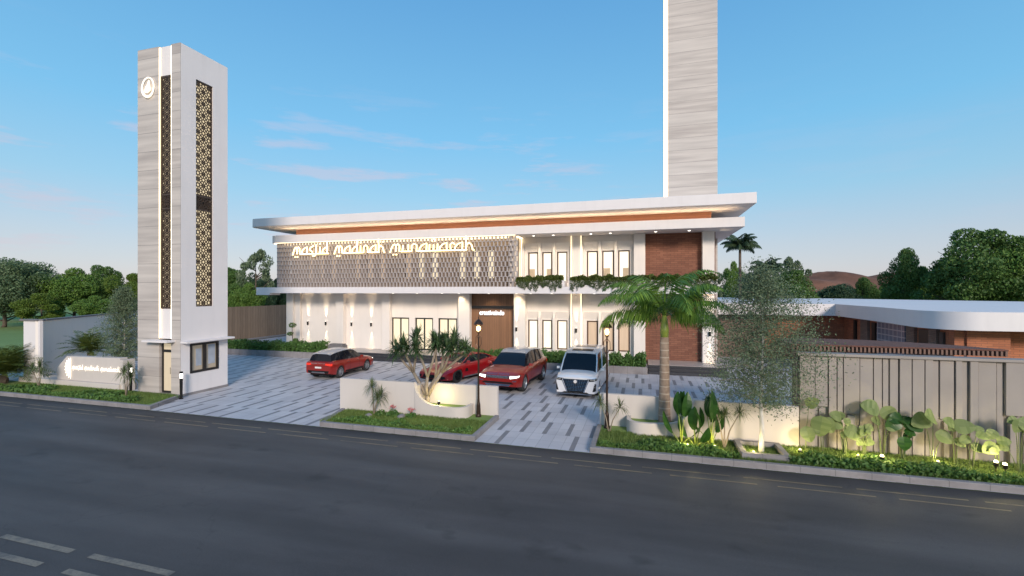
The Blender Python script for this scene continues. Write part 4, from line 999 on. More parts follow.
x, y = ray(124, 23.0); airy((x, y, 0), 4.9, 2.0, 20000, 'airy grey-green tree behind the entrance sign, left of the tower', 22, .075)

# forked tree with tufts of sword leaves
def tuft(F, o, n, L, w, rnd, droop=.6, up=.9):
    for k in range(n):
        a = rnd.uniform(0, 2*PI); el = rnd.uniform(-.5, 1.45); d = Vector((math.cos(a)*math.cos(el), math.sin(a)*math.cos(el), math.sin(el))); s = Vector((-math.sin(a), math.cos(a), 0))*w
        l = L*rnd.uniform(.65, 1.1); m = Vector(o)+d*l*.55; q = m+d*l*.45+Vector((0, 0, -droop*l*.35*math.cos(el)))
        F.append((Vector(o)-s*.6, Vector(o)+s*.6, m+s, m-s)); F.append((m-s, m+s, q+s*.08, q-s*.08))
rnd = random.Random(9)
t = thing('forked_tree', 'forked bare-stemmed tree with dense tufts of sword leaves in the scooped white wall', 'tree', (-7.92, 15.95, .5))
b = MB(); F = []; heads = []
def limb(p, q, r0, r1): 
    p, q = Vector(p), Vector(q); m = (p+q)/2+Vector((rnd.uniform(-.06, .06), rnd.uniform(-.05, .05), 0)); b.tube([p, m, q], [r0, (r0+r1)/2, r1], 8)
limb((0, 0, -.05), (0, 0, .3), .10, .08)
for e, kids in (((-.65, .1, 1.1), [(-1.35, .2, 1.75), (-.85, -.25, 1.95), (-.6, .3, 2.25)]), ((.05, -.1, 1.0), [(-.2, -.3, 1.9), (.35, .1, 2.15)]), ((.55, .1, 1.15), [(.45, .4, 2.1), (1.0, -.15, 2.0), (1.45, .15, 1.9)]), ((.2, .3, .9), [(.1, .5, 2.0), (.8, .5, 2.2)])):
    limb((0, 0, .25), e, .085, .06)
    for h_ in kids: limb(e, h_, .055, .04); heads.append(h_)
b.build('trunk', M['barkgrey'], t, smooth=True)
for h_ in heads:
    for dz in (.05, .18, .30): tuft(F, (h_[0]*1.02+rnd.uniform(-.14, .14), h_[1]+rnd.uniform(-.1, .1), h_[2]+dz-.05), 62, .56, .022, rnd, .7)
quadlist('leaves', F, M['sword'], t)

# thin-leaved small dracaenas
def dracaena(loc, label, stems, L=.45, seed=1, w=.008):
    rnd = random.Random(seed); t = thing('dracaena_plant', label, 'plant', loc, 0, 'small spiky plants along the roadside beds'); b = MB(); F = []
    for dx, dy, h in stems:
        b.tube([(0, 0, -.03), (dx*.35, dy*.4, h*.5), (dx, dy, h)], [.028, .02, .015], 6); tuft(F, (dx, dy, h), 90, L, w, rnd, 1.3)
    b.build('stem', M['barkgrey'], t, smooth=True); quadlist('leaves', F, M['thin'], t)
dracaena((-9.75, 15.15, .1), 'two-stemmed spiky plant against the left part of the first low wall', [(-.1, 0, 1.05), (.28, 0, .75), (.1, .1, .6)], .48, 1, .009)
dracaena((-1.05, 15.35, .1), 'thin spiky plant in front of the corner lamp post', [(.35, .05, .85), (-.28, 0, 1.0)], .42, 2)
dracaena((2.35, 14.75, .1), 'branching spiky plant between banana clump and white-trunked tree', [(-.35, 0, 1.45), (.02, .05, .98), (.42, 0, 1.1)], .42, 3)
dracaena((-27.7, 14.75, .1), 'spiky plant at the left end of the entrance sign', [(-.5, 0, .9), (.05, 0, 1.1), (-.2, .2, .7)], .5, 4, .012)
dracaena((-22.0, 14.75, .1), 'spiky plant between the entrance sign and the gate tower', [(-.15, 0, 1.0), (.1, .05, 1.25), (.0, .2, .8)], .5, 5, .012)

# cycads / short palms
def cycad(loc, label, nf, L, ll, seed, m='cycad', h=.35):
    rnd = random.Random(seed); t = thing('cycad_plant', label, 'plant', loc, 0, 'short feather-leaved palms at the left'); b = MB(); b.lathe([(.16, -.03), (.2, h*.4), (.14, h)], n=10); b.build('trunk', M['bark'], t); F = []
    for k in range(nf):
        f = k/(nf-1); frond(F, (0, 0, h), k*2.399, R(84-70*f), L*rnd.uniform(.85, 1.1), R(70), ll, 24, .055, .1, rnd)
    quadlist('fronds', F, M[m], t)
cycad((-31.0, 15.1, .1), 'big bushy dark feather palm at the left edge by the road', 60, 2.1, .6, 3, 'cycad', .45)
cycad((-27.9, 17.0, 0), 'feather palm rising behind the sign wall', 30, 1.5, .45, 4, 'cycad', 1.55)
cycad((-33.6, 15.6, .1), 'dark feather palm cut by the left edge of the photo', 26, 1.9, .5, 6, 'palm', .3)

# big leaves
def leafblade(F, base, dirn, up, L, W, heart=False, fold=.25, nseg=7, curve=.35):
    d = Vector(dirn).normalized(); s = d.cross(Vector(up)).normalized(); n = s.cross(d).normalized(); prev = None
    for i in range(nseg+1):
        f = i/nseg; w = W*(math.sin(PI*min(1, (f*.92+.06)))**.7 if not heart else (math.sin(PI*(f**.75)*.96+.08))**.6)*.5
        c = Vector(base)+d*L*f-n*L*curve*f*f; a = c+s*w-n*w*(-fold); e = c-s*w-n*w*(-fold)
        if prev: F.append((prev[0], prev[1], c, a)); F.append((prev[1], prev[2], e, c))
        prev = (a, c, e)
def banana(loc, label, seed, n=7, H=1.0, L=.75, W=.30):
    rnd = random.Random(seed); t = thing('banana_plant', label, 'plant', loc, rnd.uniform(0, 6), 'broad-leaved plants in front of the palm planter'); b = MB(); F = []
    for k in range(n):
        a = k*2.4+rnd.uniform(-.3, .3); sp_ = .06+.16*(k/n) if k < n-2 else .3; h = H*rnd.uniform(.55, 1)*(1 if k < n-2 else .45); q = Vector((math.cos(a)*sp_, math.sin(a)*sp_, h))
        b.tube([(0, 0, -.03), q*.5+Vector((0, 0, h*.1)), q], [.022, .016, .01], 6); d = Vector((math.cos(a)*(.22+.35*(k/n)), math.sin(a)*(.22+.35*(k/n)), 1 if k < n-2 else .5))
        leafblade(F, q, d, Vector((math.cos(a+1.57*rnd.uniform(-.4, .4)), math.sin(a), .1)), L*rnd.uniform(.8, 1.1), W*rnd.uniform(.8, 1.1))
    b.build('stems', M['crownshaft'], t, smooth=True); quadlist('leaves', F, M['paddle'], t)
banana((1.15, 14.75, .1), 'left broad-leaved banana-like clump beside the palm planter', 1)
banana((1.55, 14.6, .1), 'short middle clump of broad upright leaves', 2, 6, .75, .65)
banana((2.0, 14.8, .1), 'right broad-leaved clump next to the branching spiky plant', 4, 7, 1.0)
TG = 'giant taro plants lit from below along the grey wall'
def taro(loc, label, seed, n, H, S, dark=False):
    rnd = random.Random(seed); t = thing('taro_plant', label, 'plant', loc, 0, TG); b = MB(); F = []
    for k in range(n):
        a = k*2.4+rnd.uniform(-.5, .5)+seed; r = rnd.uniform(.08, .36)*S; h = H*rnd.uniform(.45, 1.12); q = Vector((math.cos(a)*r, math.sin(a)*r*.6, h))
        b.tube([(math.cos(a)*.03, math.sin(a)*.03, -.03), (q.x*.5, q.y*.5, h*.6), q], [.014, .01, .006], 5)
        s = S*rnd.uniform(.45, 1.12); d = Vector((math.cos(a)*.75, -.25, rnd.uniform(-.85, .35))).normalized(); leafblade(F, q-d*s*.16+Vector((0, 0, .1)), d, Vector((rnd.uniform(-.4, .4), -1, .55)), s*.62, s*.56, True, .12, 7, .16)
    b.build('stems', M['thin'], t); quadlist('leaves', F, M['paddle' if dark else 'taro'], t)
for i, (px, py, n, H, S, lb) in enumerate((
    (806, 456, 2, 1.15, .80, 'first giant taro at the left end of the grey panel wall'),
    (824, 458, 3, 1.15, .82, 'second giant taro from the left end of the panel wall'),
    (848, 461, 7, .95, .70, 'bushy taro left of the brightest garden spot'),
    (868, 463, 13, .7, .42, 'low dense taro around the yellow garden spot'),
    (886, 464, 6, 1.25, .80, 'tallest taro behind the yellow garden spot'),
    (908, 467, 10, 1.0, .66, 'dark dense taro right of the yellow garden spot'),
    (941, 472, 3, 1.1, .72, 'single taro with one broad pale leaf, right of the dense clump'),
    (964, 474, 4, 1.1, .72, 'taro with wide paired leaves in the right half of the wall'),
    (981, 477, 4, 1.0, .70, 'taro with upright pale leaf left of the twin spots'),
    (1008, 480, 5, .95, .62, 'taro beside the twin garden spots at right'),
    (1030, 482, 5, 1.15, .75, 'taro cut off by the right edge of the photo'))):
    d = CAMH*456/(py-290.5); x, y = ray(px, d); y = max(14.65, min(15.15, y+.35)); taro((x, y, .1), lb, 30+i, n, H, S, i == 5)
# garden spots
def garden_spot(x, y, label, e=9, z=.1):
    t = thing('garden_spotlight', label, 'garden light', (x, y, z), 0, 'garden spotlights under the big leaves'); b = MB(); b.tube([(0, 0, -.05), (0, 0, .1)], .012, 6); b.lathe([(.03, .10), (.055, .13), (.055, .2), (.05, .21)], n=12); b.build('housing', M['blackmetal'], t)
    b = MB(); b.lathe([(.01, .205), (.045, .212), (.035, .25), (.01, .262)], n=12); b.build('lens', M['gardenlens'] if .05 < z < .35 else M['headoff'], t, smooth=True)
    l = bpy.data.lights.new('garden_light', 'POINT'); l.energy = e*2.2; l.color = (1, .80, .36); l.shadow_soft_size = .05; o = bpy.data.objects.new('garden_light', l); COL.objects.link(o); o.parent = t; o.location = (0, .02, .38)
for px, yy, e, lb in ((-800, 14.9, 4, 'garden spot at the dark post of the panel wall'), (-858, 14.85, 5, 'garden spot between the bushy taros'), (882, 14.55, 6, 'bright garden spot in the middle of the taro clump'), (-938, 14.9, 4, 'garden spot under the single broad leaf'), (996, 14.6, 5, 'left one of the twin garden spots at right'), (1005, 14.45, 3, 'right one of the twin garden spots at right')):
    z_ = -.02 if px < 0 else (.12 if px < 990 else .2); px = abs(px); c, s = math.cos(YAW), math.sin(YAW); a = (px-512)/456; d = yy/(a*s+c); garden_spot(d*(a*c-s), yy, lb, e, z_)
garden_spot(1.3, 14.42, 'garden spot hidden among the banana leaves', 3, .0); garden_spot(2.05, 14.5, 'garden spot right of the banana leaves', 2, .0); garden_spot(3.05, 14.35, 'garden spot at the foot of the white trunk', 4, -.02)
garden_spot(-7.35, 15.75, 'uplight inside the scooped planter', 4, .4)
# flowers and stones on the first island
rng = np.random.default_rng(50)
for x, y, s_, fl, lb in ((-9.35, 15.0, .24, 0, 'dark low bush at the foot of the two-stemmed spiky plant'), (-8.9, 15.05, .26, 1, 'flowering bush with pink blooms near the middle of the first low wall'), (-8.15, 15.1, .22, 1, 'small pink-flowered bush right of the pale stone')):
    t = thing('flower_bush', lb, 'bush', (x, y, .1), 0, 'small bushes on the first island'); e = rng.normal(size=(420, 3)); e /= np.linalg.norm(e, axis=1)[:, None]; C = e*rng.uniform(.4, 1, (420, 1))*s_; C[:, 2] = np.abs(C[:, 2])*1.1
    quads_obj('foliage', leafmesh(C, .09, .5, rng), M['leafdark' if not fl else 'hedge'], t)
    if fl:
        C = rng.normal(size=(70, 3))*np.array([.07, .07, .03])+np.array([0, 0, s_*1.5]); quads_obj('flowers', leafmesh(C, .05, .8, rng), M['flower'], t); b = MB(); b.tube([(0, 0, 0), (0, 0, s_*1.5)], .006, 5); b.build('stem', M['thin'], t)
def stone(loc, s, label, seed):
    me = bpy.data.meshes.new('garden_stone'); bm = bmesh.new(); bmesh.ops.create_icosphere(bm, subdivisions=3, radius=1); rnd = random.Random(seed); ph = [rnd.uniform(0, 6) for _ in range(6)]
    for v in bm.verts:
        k = 1+.13*math.sin(3*v.co.x+ph[0])+.1*math.sin(4*v.co.y+ph[1])+.08*math.sin(6*v.co.z+ph[2]); v.co = Vector((v.co.x*s[0]*k, v.co.y*s[1]*k, v.co.z*s[2]*k))
    bm.to_mesh(me); bm.free(); o = link('garden_stone', me, M['kerb'], None, True); o.location = loc; tag(o, label, 'stone', 'stones on the first island')
stone((-8.5, 14.95, .14), (.17, .12, .13), 'pale rounded stone between the two pink-flowered bushes', 1)
stone((-9.8, 14.85, .14), (.13, .1, .1), 'smaller grey stone left of the dark low bush', 2)

# ------------------------------------------------------------------ cars
def wheel(parent, x, y, r, w, rimm, spokes=10):
    s = 1 if y > 0 else -1
    t = MB(); t.lathe([(r*.66, -w/2), (r*.9, -w/2), (r, -w*.34), (r, w*.34), (r*.9, w/2), (r*.66, w/2)], n=28, axis='y', cap=False); t.lathe([(r*.5, -.03), (r*.5, .0)], n=20, axis='y')
    o = t.build('wheel', M['tyre'], parent, smooth=False); o.location = (x, y, r)
    b = MB(); yo = s*(w/2-.02)
    n = 28; ring = [(r*.64, yo-s*.06), (r*.70, yo+s*.012), (r*.62, yo+s*.012), (r*.58, yo-s*.04)]
    vs = []
    for q, h in ring: vs += [(q*math.cos(2*PI*k/n), h, q*math.sin(2*PI*k/n)) for k in range(n)]
    b.add(vs, [(i*n+k, i*n+(k+1) % n, ((i+1) % 4)*n+(k+1) % n, ((i+1) % 4)*n+k) for i in range(4) for k in range(n)])
    for k in range(spokes):
        a = 2*PI*k/spokes; Mx = Matrix.Rotation(a, 4, 'Y'); b.box(.03, r*.63, min(yo-s*.045, yo-s*.008), max(yo-s*.045, yo-s*.008), -.022, .022, Mx)
    b.lathe([(r*.16, min(yo-s*.04, yo+s*.002)), (r*.16, max(yo-s*.04, yo+s*.002))], n=14, axis='y')
    b.build('rim', rimm, o, auto=True); return o

def car_body(L, W, zs, zh, arches, r, rocker, nose, tail, taper=.16):
    # loft: stations along x, half section mirrored; lower edge follows the wheel arches
    hw = W/2; xs = set(np.round(np.linspace(-L/2, L/2, 70), 4).tolist())
    for a in arches:
        for k in range(-10, 11): xs.add(round(a+k*r*1.04/10, 4))
    xs = sorted(x for x in xs if -L/2 <= x <= L/2); rings = []
    for x in xs:
        e = max(0, (abs(x)-(L/2-.55))/.55); wf = 1-taper*e**2.4; bulge = 0
        zb = rocker
        for a in arches:
            dx = abs(x-a)
            if dx < r*1.04: zb = max(zb, r*.93+math.sqrt(max(0, (r*1.04)**2-dx*dx)))
            bulge = max(bulge, .022*max(0, 1-abs(dx-r*.6)/(r*1.2)))
        s = zs(x); t = zh(x); cap = nose if x > 0 else tail
        if e > 0: zb = max(zb, rocker+cap[0]*e**2)
        h = hw*wf; z2 = max(.50, zb+.03)
        z2 = min(z2, s-.14); zb = min(zb, z2-.02)
        ring = [(h*.82, zb), (h*.965+bulge*.7, zb+.004), (h+bulge, z2), (h*.995+bulge*.6, (z2+s)/2), (h*.985, s-.07), (h*.955, s-.012), (h*.89, s+(t-s)*.35), (h*.70, s+(t-s)*.8), (h*.38, t-.004), (0, t)]
        if e > .0:
            k = 1-.0*e; ring = [(y, z) for y, z in ring]
        rings.append([(x, y, z) for y, z in ring]+[(x, -y, z) for y, z in ring[-2::-1]])
    b = MB(); m = len(rings[0]); vs = [p for rg in rings for p in rg]
    b.add(vs, [(i*m+k, i*m+k+1, (i+1)*m+k+1, (i+1)*m+k) for i in range(len(rings)-1) for k in range(m-1)]+[list(range(m)), [(len(rings)-1)*m+k for k in range(m)]])
    # inner floor, well liners
    return b
def greenhouse(t, W, base, top, paint, roofm, wb=.90, wt=.70, pillars=(), skylights=(), black=True, rooft=.035, bow=.04):
    # base: (x_rear, z_rear, x_front, z_front); top: (x_rear, z_rear, x_mid, z_mid, x_front, z_front)
    hb, ht = W/2*wb, W/2*wt; xr, zr, xf, zf = base; a, za, mid, zm, c, zc = top; n = 12
    def up(f):
        x = a+(c-a)*f; return x, interp(x, [(a, za), (a+(mid-a)*.5, za+(zm-za)*.72), (mid, zm), (mid+(c-mid)*.5, zm-(zm-zc)*.3), (c, zc)])
    rings = []
    for i in range(n+1):
        f = i/n; xb = xr+(xf-xr)*f; zb = zr+(zf-zr)*f; xt, zt = up(f); ef = abs(2*f-1)**4
        rings.append([(xb, hb*(1-.07*ef), zb-.03), (xt*.55+xb*.45, (hb*.42+ht*.58)*(1-.06*ef)+.015, zb+(zt-zb)*.55), (xt, ht*(1-.06*ef), zt-.02), (xt, ht*.5, zt), (xt, 0, zt+.006)])
    b = MB(); full = [rg+[(x, -y, z) for x, y, z in rg[-2::-1]] for rg in rings]; m = len(full[0]); vs = [p for rg in full for p in rg]
    b.add(vs, [(i*m+k, i*m+k+1, (i+1)*m+k+1, (i+1)*m+k) for i in range(n) for k in range(m-1)]+[list(range(m)), [n*m+k for k in range(m)]]); b.build('glass', M['glass'], t, auto=True)
    # roof skin
    b = MB(); vs = []; mm = 7
    for i in range(n+1):
        f = i/n; xt, zt = up(f); ef = abs(2*f-1)**4; w = ht*(1-.06*ef)+.03; xx = xt+(-.03 if i == 0 else (.03 if i == n else 0))
        for k in range(mm): u = k/(mm-1)*2-1; vs.append((xx, w*u, zt+rooft-(rooft+.02)*abs(u)**5-(rooft*.6 if i in (0, n) else 0)))
    nb = len(vs); vs += [(x, y, z-.05 if abs(y) < ht else z-.03) for x, y, z in vs]
    fs = [(i*mm+k, i*mm+k+1, (i+1)*mm+k+1, (i+1)*mm+k) for i in range(n) for k in range(mm-1)]
    fs += [tuple(nb+q for q in f[::-1]) for f in fs]
    for i in range(n): fs += [(i*mm, (i+1)*mm, nb+(i+1)*mm, nb+i*mm), (i*mm+mm-1, nb+i*mm+mm-1, nb+(i+1)*mm+mm-1, (i+1)*mm+mm-1)]
    for k in range(mm-1): fs += [(k, nb+k, nb+k+1, k+1), (n*mm+k, n*mm+k+1, nb+n*mm+k+1, nb+n*mm+k)]
    b.add(vs, fs); b.build('roof', roofm, t, auto=True)
    b = MB()
    for f, r_, mtop in pillars:
        i = min(n, max(0, round(f*n)))
        for s in (1, -1):
            p = [Vector((q[0], s*(q[1]+.004), q[2])) for q in rings[i][:3]]; b.tube(p, r_, 6)
    if pillars: b.build('pillars', paint, t, auto=True)
    for x0, x1, wy in skylights:
        z0, z1 = up((x0-a)/(c-a))[1]+rooft+.002, up((x1-a)/(c-a))[1]+rooft+.002; q = MB()
        q.add([(x0, -wy, z0), (x1, -wy, z1), (x1, wy, z1), (x0, wy, z0), (x0, -wy, z0+.012), (x1, -wy, z1+.012), (x1, wy, z1+.012), (x0, wy, z0+.012)], [(0, 3, 2, 1), (4, 5, 6, 7), (0, 1, 5, 4), (1, 2, 6, 5), (2, 3, 7, 6), (3, 0, 4, 7)]); q.build('sunroof', M['glass'], t)
    return rings
def slab3(b, pts, nrm, th):
    n = Vector(nrm).normalized()*th; m = len(pts); P = [Vector(p) for p in pts]
    b.add([p-n*.6 for p in P]+[p+n for p in P], [list(range(m))[::-1], list(range(m, 2*m))]+[(i, (i+1) % m, m+(i+1) % m, m+i) for i in range(m)]); return b
def mirror(t, y, z, x, W, m):
    for s in (1, -1):
        b = MB(); y0, y1 = sorted((s*(y+.04), s*(y+.23))); b.add([(x-.05, y0, z-.06), (x+.06, y0+.01, z-.05), (x+.04, y1, z-.04), (x-.05, y1, z-.05), (x-.05, y0, z+.075), (x+.05, y0+.01, z+.055), (x+.03, y1-.01, z+.05), (x-.05, y1, z+.06)], [(0, 3, 2, 1), (4, 5, 6, 7), (0, 1, 5, 4), (1, 2, 6, 5), (2, 3, 7, 6), (3, 0, 4, 7)])
        y0, y1 = sorted((s*(y-.04), s*(y+.06))); b.box(x-.03, x+.03, y0, y1, z-.075, z-.045); b.build('wing_mirror', m, t, bevel=.02)
from mathutils.bvhtree import BVHTree
class Skin:
    # lays lights, grilles and trim on the curved body, following its surface
    def __init__(s, t, body): s.t = t; me = body.data; s.bv = BVHTree.FromPolygons([v.co.copy() for v in me.vertices], [list(p.vertices) for p in me.polygons])
    def hit(s, face, a, b):
        o, d = {'f': ((5, a, b), (-1, 0, 0)), 'r': ((-5, a, b), (1, 0, 0)), 'l': ((a, 5, b), (0, -1, 0)), 'd': ((a, -5, b), (0, 1, 0)), 't': ((a, b, 5), (0, 0, -1))}[face]
        h = s.bv.ray_cast(Vector(o), Vector(d)); 
        return (h[0], h[1] if h[1].dot(Vector(d)) < 0 else -h[1]) if h[0] is not None else None
    def lay(s, name, m, face, q, off=.006, th=.02, nu=10, nv=4, parent=None):
        g = []; last = None
        for j in range(nv+1):
            for i in range(nu+1):
                u, v = i/nu, j/nv; a = [(q[0][k]*(1-u)+q[1][k]*u)*(1-v)+(q[3][k]*(1-u)+q[2][k]*u)*v for k in (0, 1)]
                h = s.hit(face, *a); 
                if h is None: h = last
                if h is None: h = (Vector((0, 0, -1)), Vector((0, 0, 1)))
                last = h; g.append(h)
        b = MB(); n = len(g); b.v = [tuple(p+nn*off) for p, nn in g]+[tuple(p-nn*th) for p, nn in g]
        f = [(j*(nu+1)+i, j*(nu+1)+i+1, (j+1)*(nu+1)+i+1, (j+1)*(nu+1)+i) for j in range(nv) for i in range(nu)]
        f += [tuple(n+k for k in x[::-1]) for x in f]
        rim = [i for i in range(nu+1)]+[(j)*(nu+1)+nu for j in range(1, nv+1)]+[nv*(nu+1)+i for i in range(nu-1, -1, -1)]+[j*(nu+1) for j in range(nv-1, 0, -1)]
        f += [(rim[k], rim[(k+1) % len(rim)], n+rim[(k+1) % len(rim)], n+rim[k]) for k in range(len(rim))]
        b.f = [list(x) for x in f]; b.mi = [0]*len(f); return b.build(name, m, parent or s.t, auto=True)
    def both(s, name, m, face, q, **k):
        for sg in (1, -1):
            if face in 'fr': s.lay(name, m, face, [(a*sg, b) for a, b in q], **k)
            else: s.lay(name, m, 'l' if sg > 0 else 'd', q, **k)
def make_suv(label):
    t = thing('parked_suv', label, 'car', (0, 0, 0), 0, 'orange-red cars with silver roofs'); L, W, r = 4.37, 1.92, .375; ax = (-1.33, 1.35)
    zs = lambda x: interp(x, [(-2.2, 1.0), (-1.9, 1.08), (-1, 1.04), (.8, .96), (1.6, .88), (2.05, .80), (2.19, .72)])
    zh = lambda x: interp(x, [(-2.2, 1.02), (-1.9, 1.1), (-1, 1.08), (.6, 1.05), (1.0, 1.04), (1.5, .99), (1.9, .91), (2.08, .82), (2.19, .74)])
    bd = car_body(L, W, zs, zh, ax, r, .27, (.06, 0), (.10, 0), .10).build('body', M['carorange'], t, auto=True)
    b = MB(); b.box(-2.0, 2.0, -.72, .72, .22, .62); b.box(-2.0, -.4, -.55, .55, .62, .9); b.build('underbody', M['carblack'], t)
    rg = greenhouse(t, W, (-2.02, 1.08, 1.02, 1.0), (-1.85, 1.50, -.3, 1.62, .28, 1.53), M['carblack'], M['carsilver'], .88, .66, ((.26, .028, 1), (.5, .03, 1)))
    for x in ax:
        for s in (1, -1): wheel(t, x, s*(W/2-.13), r, .24, M['rim'])
    K = Skin(t, bd); bl, P = M['carblack'], M['cargrey']
    K.lay('grille', M['grillemesh'], 'f', [(-.50, .66), (.50, .66), (.53, .765), (-.53, .765)], off=.008)
    K.lay('lower_grille', bl, 'f', [(-.74, .44), (.74, .44), (.62, .52), (-.62, .52)], off=.008)
    K.lay('bumper_insert', M['chrome'], 'f', [(-.50, .345), (.50, .345), (.60, .43), (-.60, .43)], off=.014)
    K.both('headlight', M['headlight'], 'f', [(.56, .655), (.90, .72), (.91, .775), (.55, .765)], off=.010)
    K.both('headlight_surround', bl, 'f', [(.54, .635), (.925, .70), (.93, .80), (.53, .785)], off=.004)
    K.both('fog_light', M['chrome'], 'f', [(.66, .54), (.84, .55), (.84, .59), (.68, .58)], off=.010)
    K.both('tail_light', M['taillight'], 'r', [(.50, .86), (.90, .82), (.90, .95), (.52, .955)], off=.010)
    K.lay('tailgate_seam', bl, 'r', [(-.86, .785), (.86, .785), (.86, .795), (-.86, .795)], off=.004)
    K.lay('rear_bumper', bl, 'r', [(-.86, .385), (.86, .385), (.88, .53), (-.88, .53)], off=.010)
    K.lay('rear_skid_plate', P, 'r', [(-.5, .385), (.5, .385), (.42, .46), (-.42, .46)], off=.022)
    K.lay('number_plate', M['plate'], 'r', [(-.22, .66), (.22, .66), (.22, .76), (-.22, .76)], off=.016)
    K.both('sill_trim', bl, 'l', [(-.90, .285), (.90, .285), (.90, .40), (-.90, .40)], off=.008)
    for x in (.35, -.6):
        K.both('door_handle', M['chrome'], 'l', [(x-.12, .86), (x+.06, .86), (x+.06, .885), (x-.12, .885)], off=.022, nu=3, nv=1)
        K.both('door_seam', bl, 'l', [(x+.16, .42), (x+.17, .42), (x+.17, .95), (x+.16, .95)], off=.002, nu=1, nv=6)
    K.lay('bonnet_seam', bl, 't', [(.95, -.70), (.96, -.70), (.96, .70), (.95, .70)], off=.003, nu=1, nv=8)
    mirror(t, .86, 1.06, .72, W, M['carorange']); return t
def lettering3(t, body, m, mat4):
    cu = bpy.data.curves.new('letters', 'FONT'); cu.body = body; cu.size = .11; cu.extrude = .004; cu.align_x = 'CENTER'; cu.space_character = 1.5
    tm = bpy.data.objects.new('t', cu); COL.objects.link(tm); me = bpy.data.meshes.new_from_object(tm.evaluated_get(bpy.context.evaluated_depsgraph_get())); bpy.data.objects.remove(tm); me.transform(mat4); me.materials.clear(); return link('badge_lettering', me, m, t)
suv = make_suv('orange-red SUV with silver roof parked nose-in at left, seen from behind')
lettering3(suv, 'RANGE ROVER', M['chrome'], Matrix.Translation((2.135, 0, .80)) @ Matrix.Rotation(PI/2, 4, 'Z') @ Matrix.Rotation(R(50), 4, 'X'))
lettering3(suv, 'RANGE ROVER', M['chrome'], Matrix.Translation((-2.205, 0, .92)) @ Matrix.Rotation(-PI/2, 4, 'Z') @ Matrix.Rotation(PI/2, 4, 'X'))
suv.location = (-16.72, 22.7, 0); suv.rotation_euler = (0, 0, R(89))
dup(suv, None, (-6.25, 22.6, 0), R(-95), 'orange-red SUV with silver roof and lit headlights facing the road beside the white van', (1.1, 1.1, 1.1))
suv.scale = (.9, .9, .92)

def make_sports(label):
    t = thing('sports_car', label, 'car'); L, W, r = 4.6, 1.96, .36; ax = (-1.4, 1.38)
    zs = lambda x: interp(x, [(-2.3, .82), (-1.9, .92), (-1.4, .95), (-.6, .84), (.6, .80), (1.4, .80), (1.9, .66), (2.3, .52)])
    zh = lambda x: interp(x, [(-2.3, .86), (-1.9, .96), (-1.2, .98), (.5, .92), (1.0, .88), (1.6, .80), (2.0, .68), (2.3, .55)])
    bd = car_body(L, W, zs, zh, ax, r, .20, (.04, 0), (.12, 0), .17).build('body', M['carred'], t, auto=True)
    b = MB(); b.box(-2.1, 2.1, -.72, .72, .14, .5); b.build('underbody', M['carblack'], t)
    greenhouse(t, W, (-1.75, .95, .85, .88), (-1.0, 1.22, -.35, 1.27, .05, 1.23), M['carred'], M['carred'], .80, .58, ((.0, .03, 1), (1, .026, 1)), rooft=.02)
    for x in ax:
        for s in (1, -1): wheel(t, x, s*(W/2-.12), r, .26, M['rimdark'])
    F = L/2; K = Skin(t, bd); bl = M['carblack']
    K.lay('grille', bl, 'f', [(-.62, .26), (.62, .26), (.48, .45), (-.48, .45)], off=.008)
    K.both('headlight', M['headoff'], 't', [(1.55, .62), (1.95, .58), (2.02, .76), (1.62, .84)], off=.008) if 0 else None
    for sg in (1, -1): K.lay('headlight', M['headoff'], 't', [(1.62, sg*.60), (2.02, sg*.56), (2.0, sg*.74), (1.60, sg*.80)], off=.008)
    for sg in (1, -1): K.lay('headlight_surround', bl, 't', [(1.58, sg*.58), (2.06, sg*.54), (2.04, sg*.77), (1.56, sg*.83)], off=.004)
    for sg in (1, -1): K.lay('bonnet_vent', bl, 't', [(1.05, sg*.24), (1.45, sg*.20), (1.45, sg*.34), (1.05, sg*.40)], off=.006)
    K.both('air_intake', bl, 'f', [(.67, .27), (.88, .29), (.86, .43), (.64, .40)], off=.008)
    K.both('side_skirt', M['cargrey'], 'l', [(-.95, .215), (.92, .215), (.92, .275), (-.95, .275)], off=.02)
    K.both('side_vent', bl, 'l', [(.60, .50), (.86, .50), (.80, .66), (.66, .66)], off=.006)
    K.both('door_seam', bl, 'l', [(.45, .32), (.46, .32), (.52, .8), (.51, .8)], off=.002, nu=1, nv=6)
    K.both('tail_light', M['taillight'], 'r', [(.4, .72), (.88, .72), (.88, .78), (.4, .78)], off=.008)
    b = MB(); b.box(F-.2, F+.05, -.74, .74, .20, .232); b.build('front_splitter', bl, t)
    mirror(t, .80, .95, .55, W, M['carred'])
    return t
o = make_sports('low deep red sports car behind the forked tree, nose toward the road'); o.location = (-9.65, 23.7, 0); o.rotation_euler = (0, 0, R(-110)); o.scale = (1.04,)*3

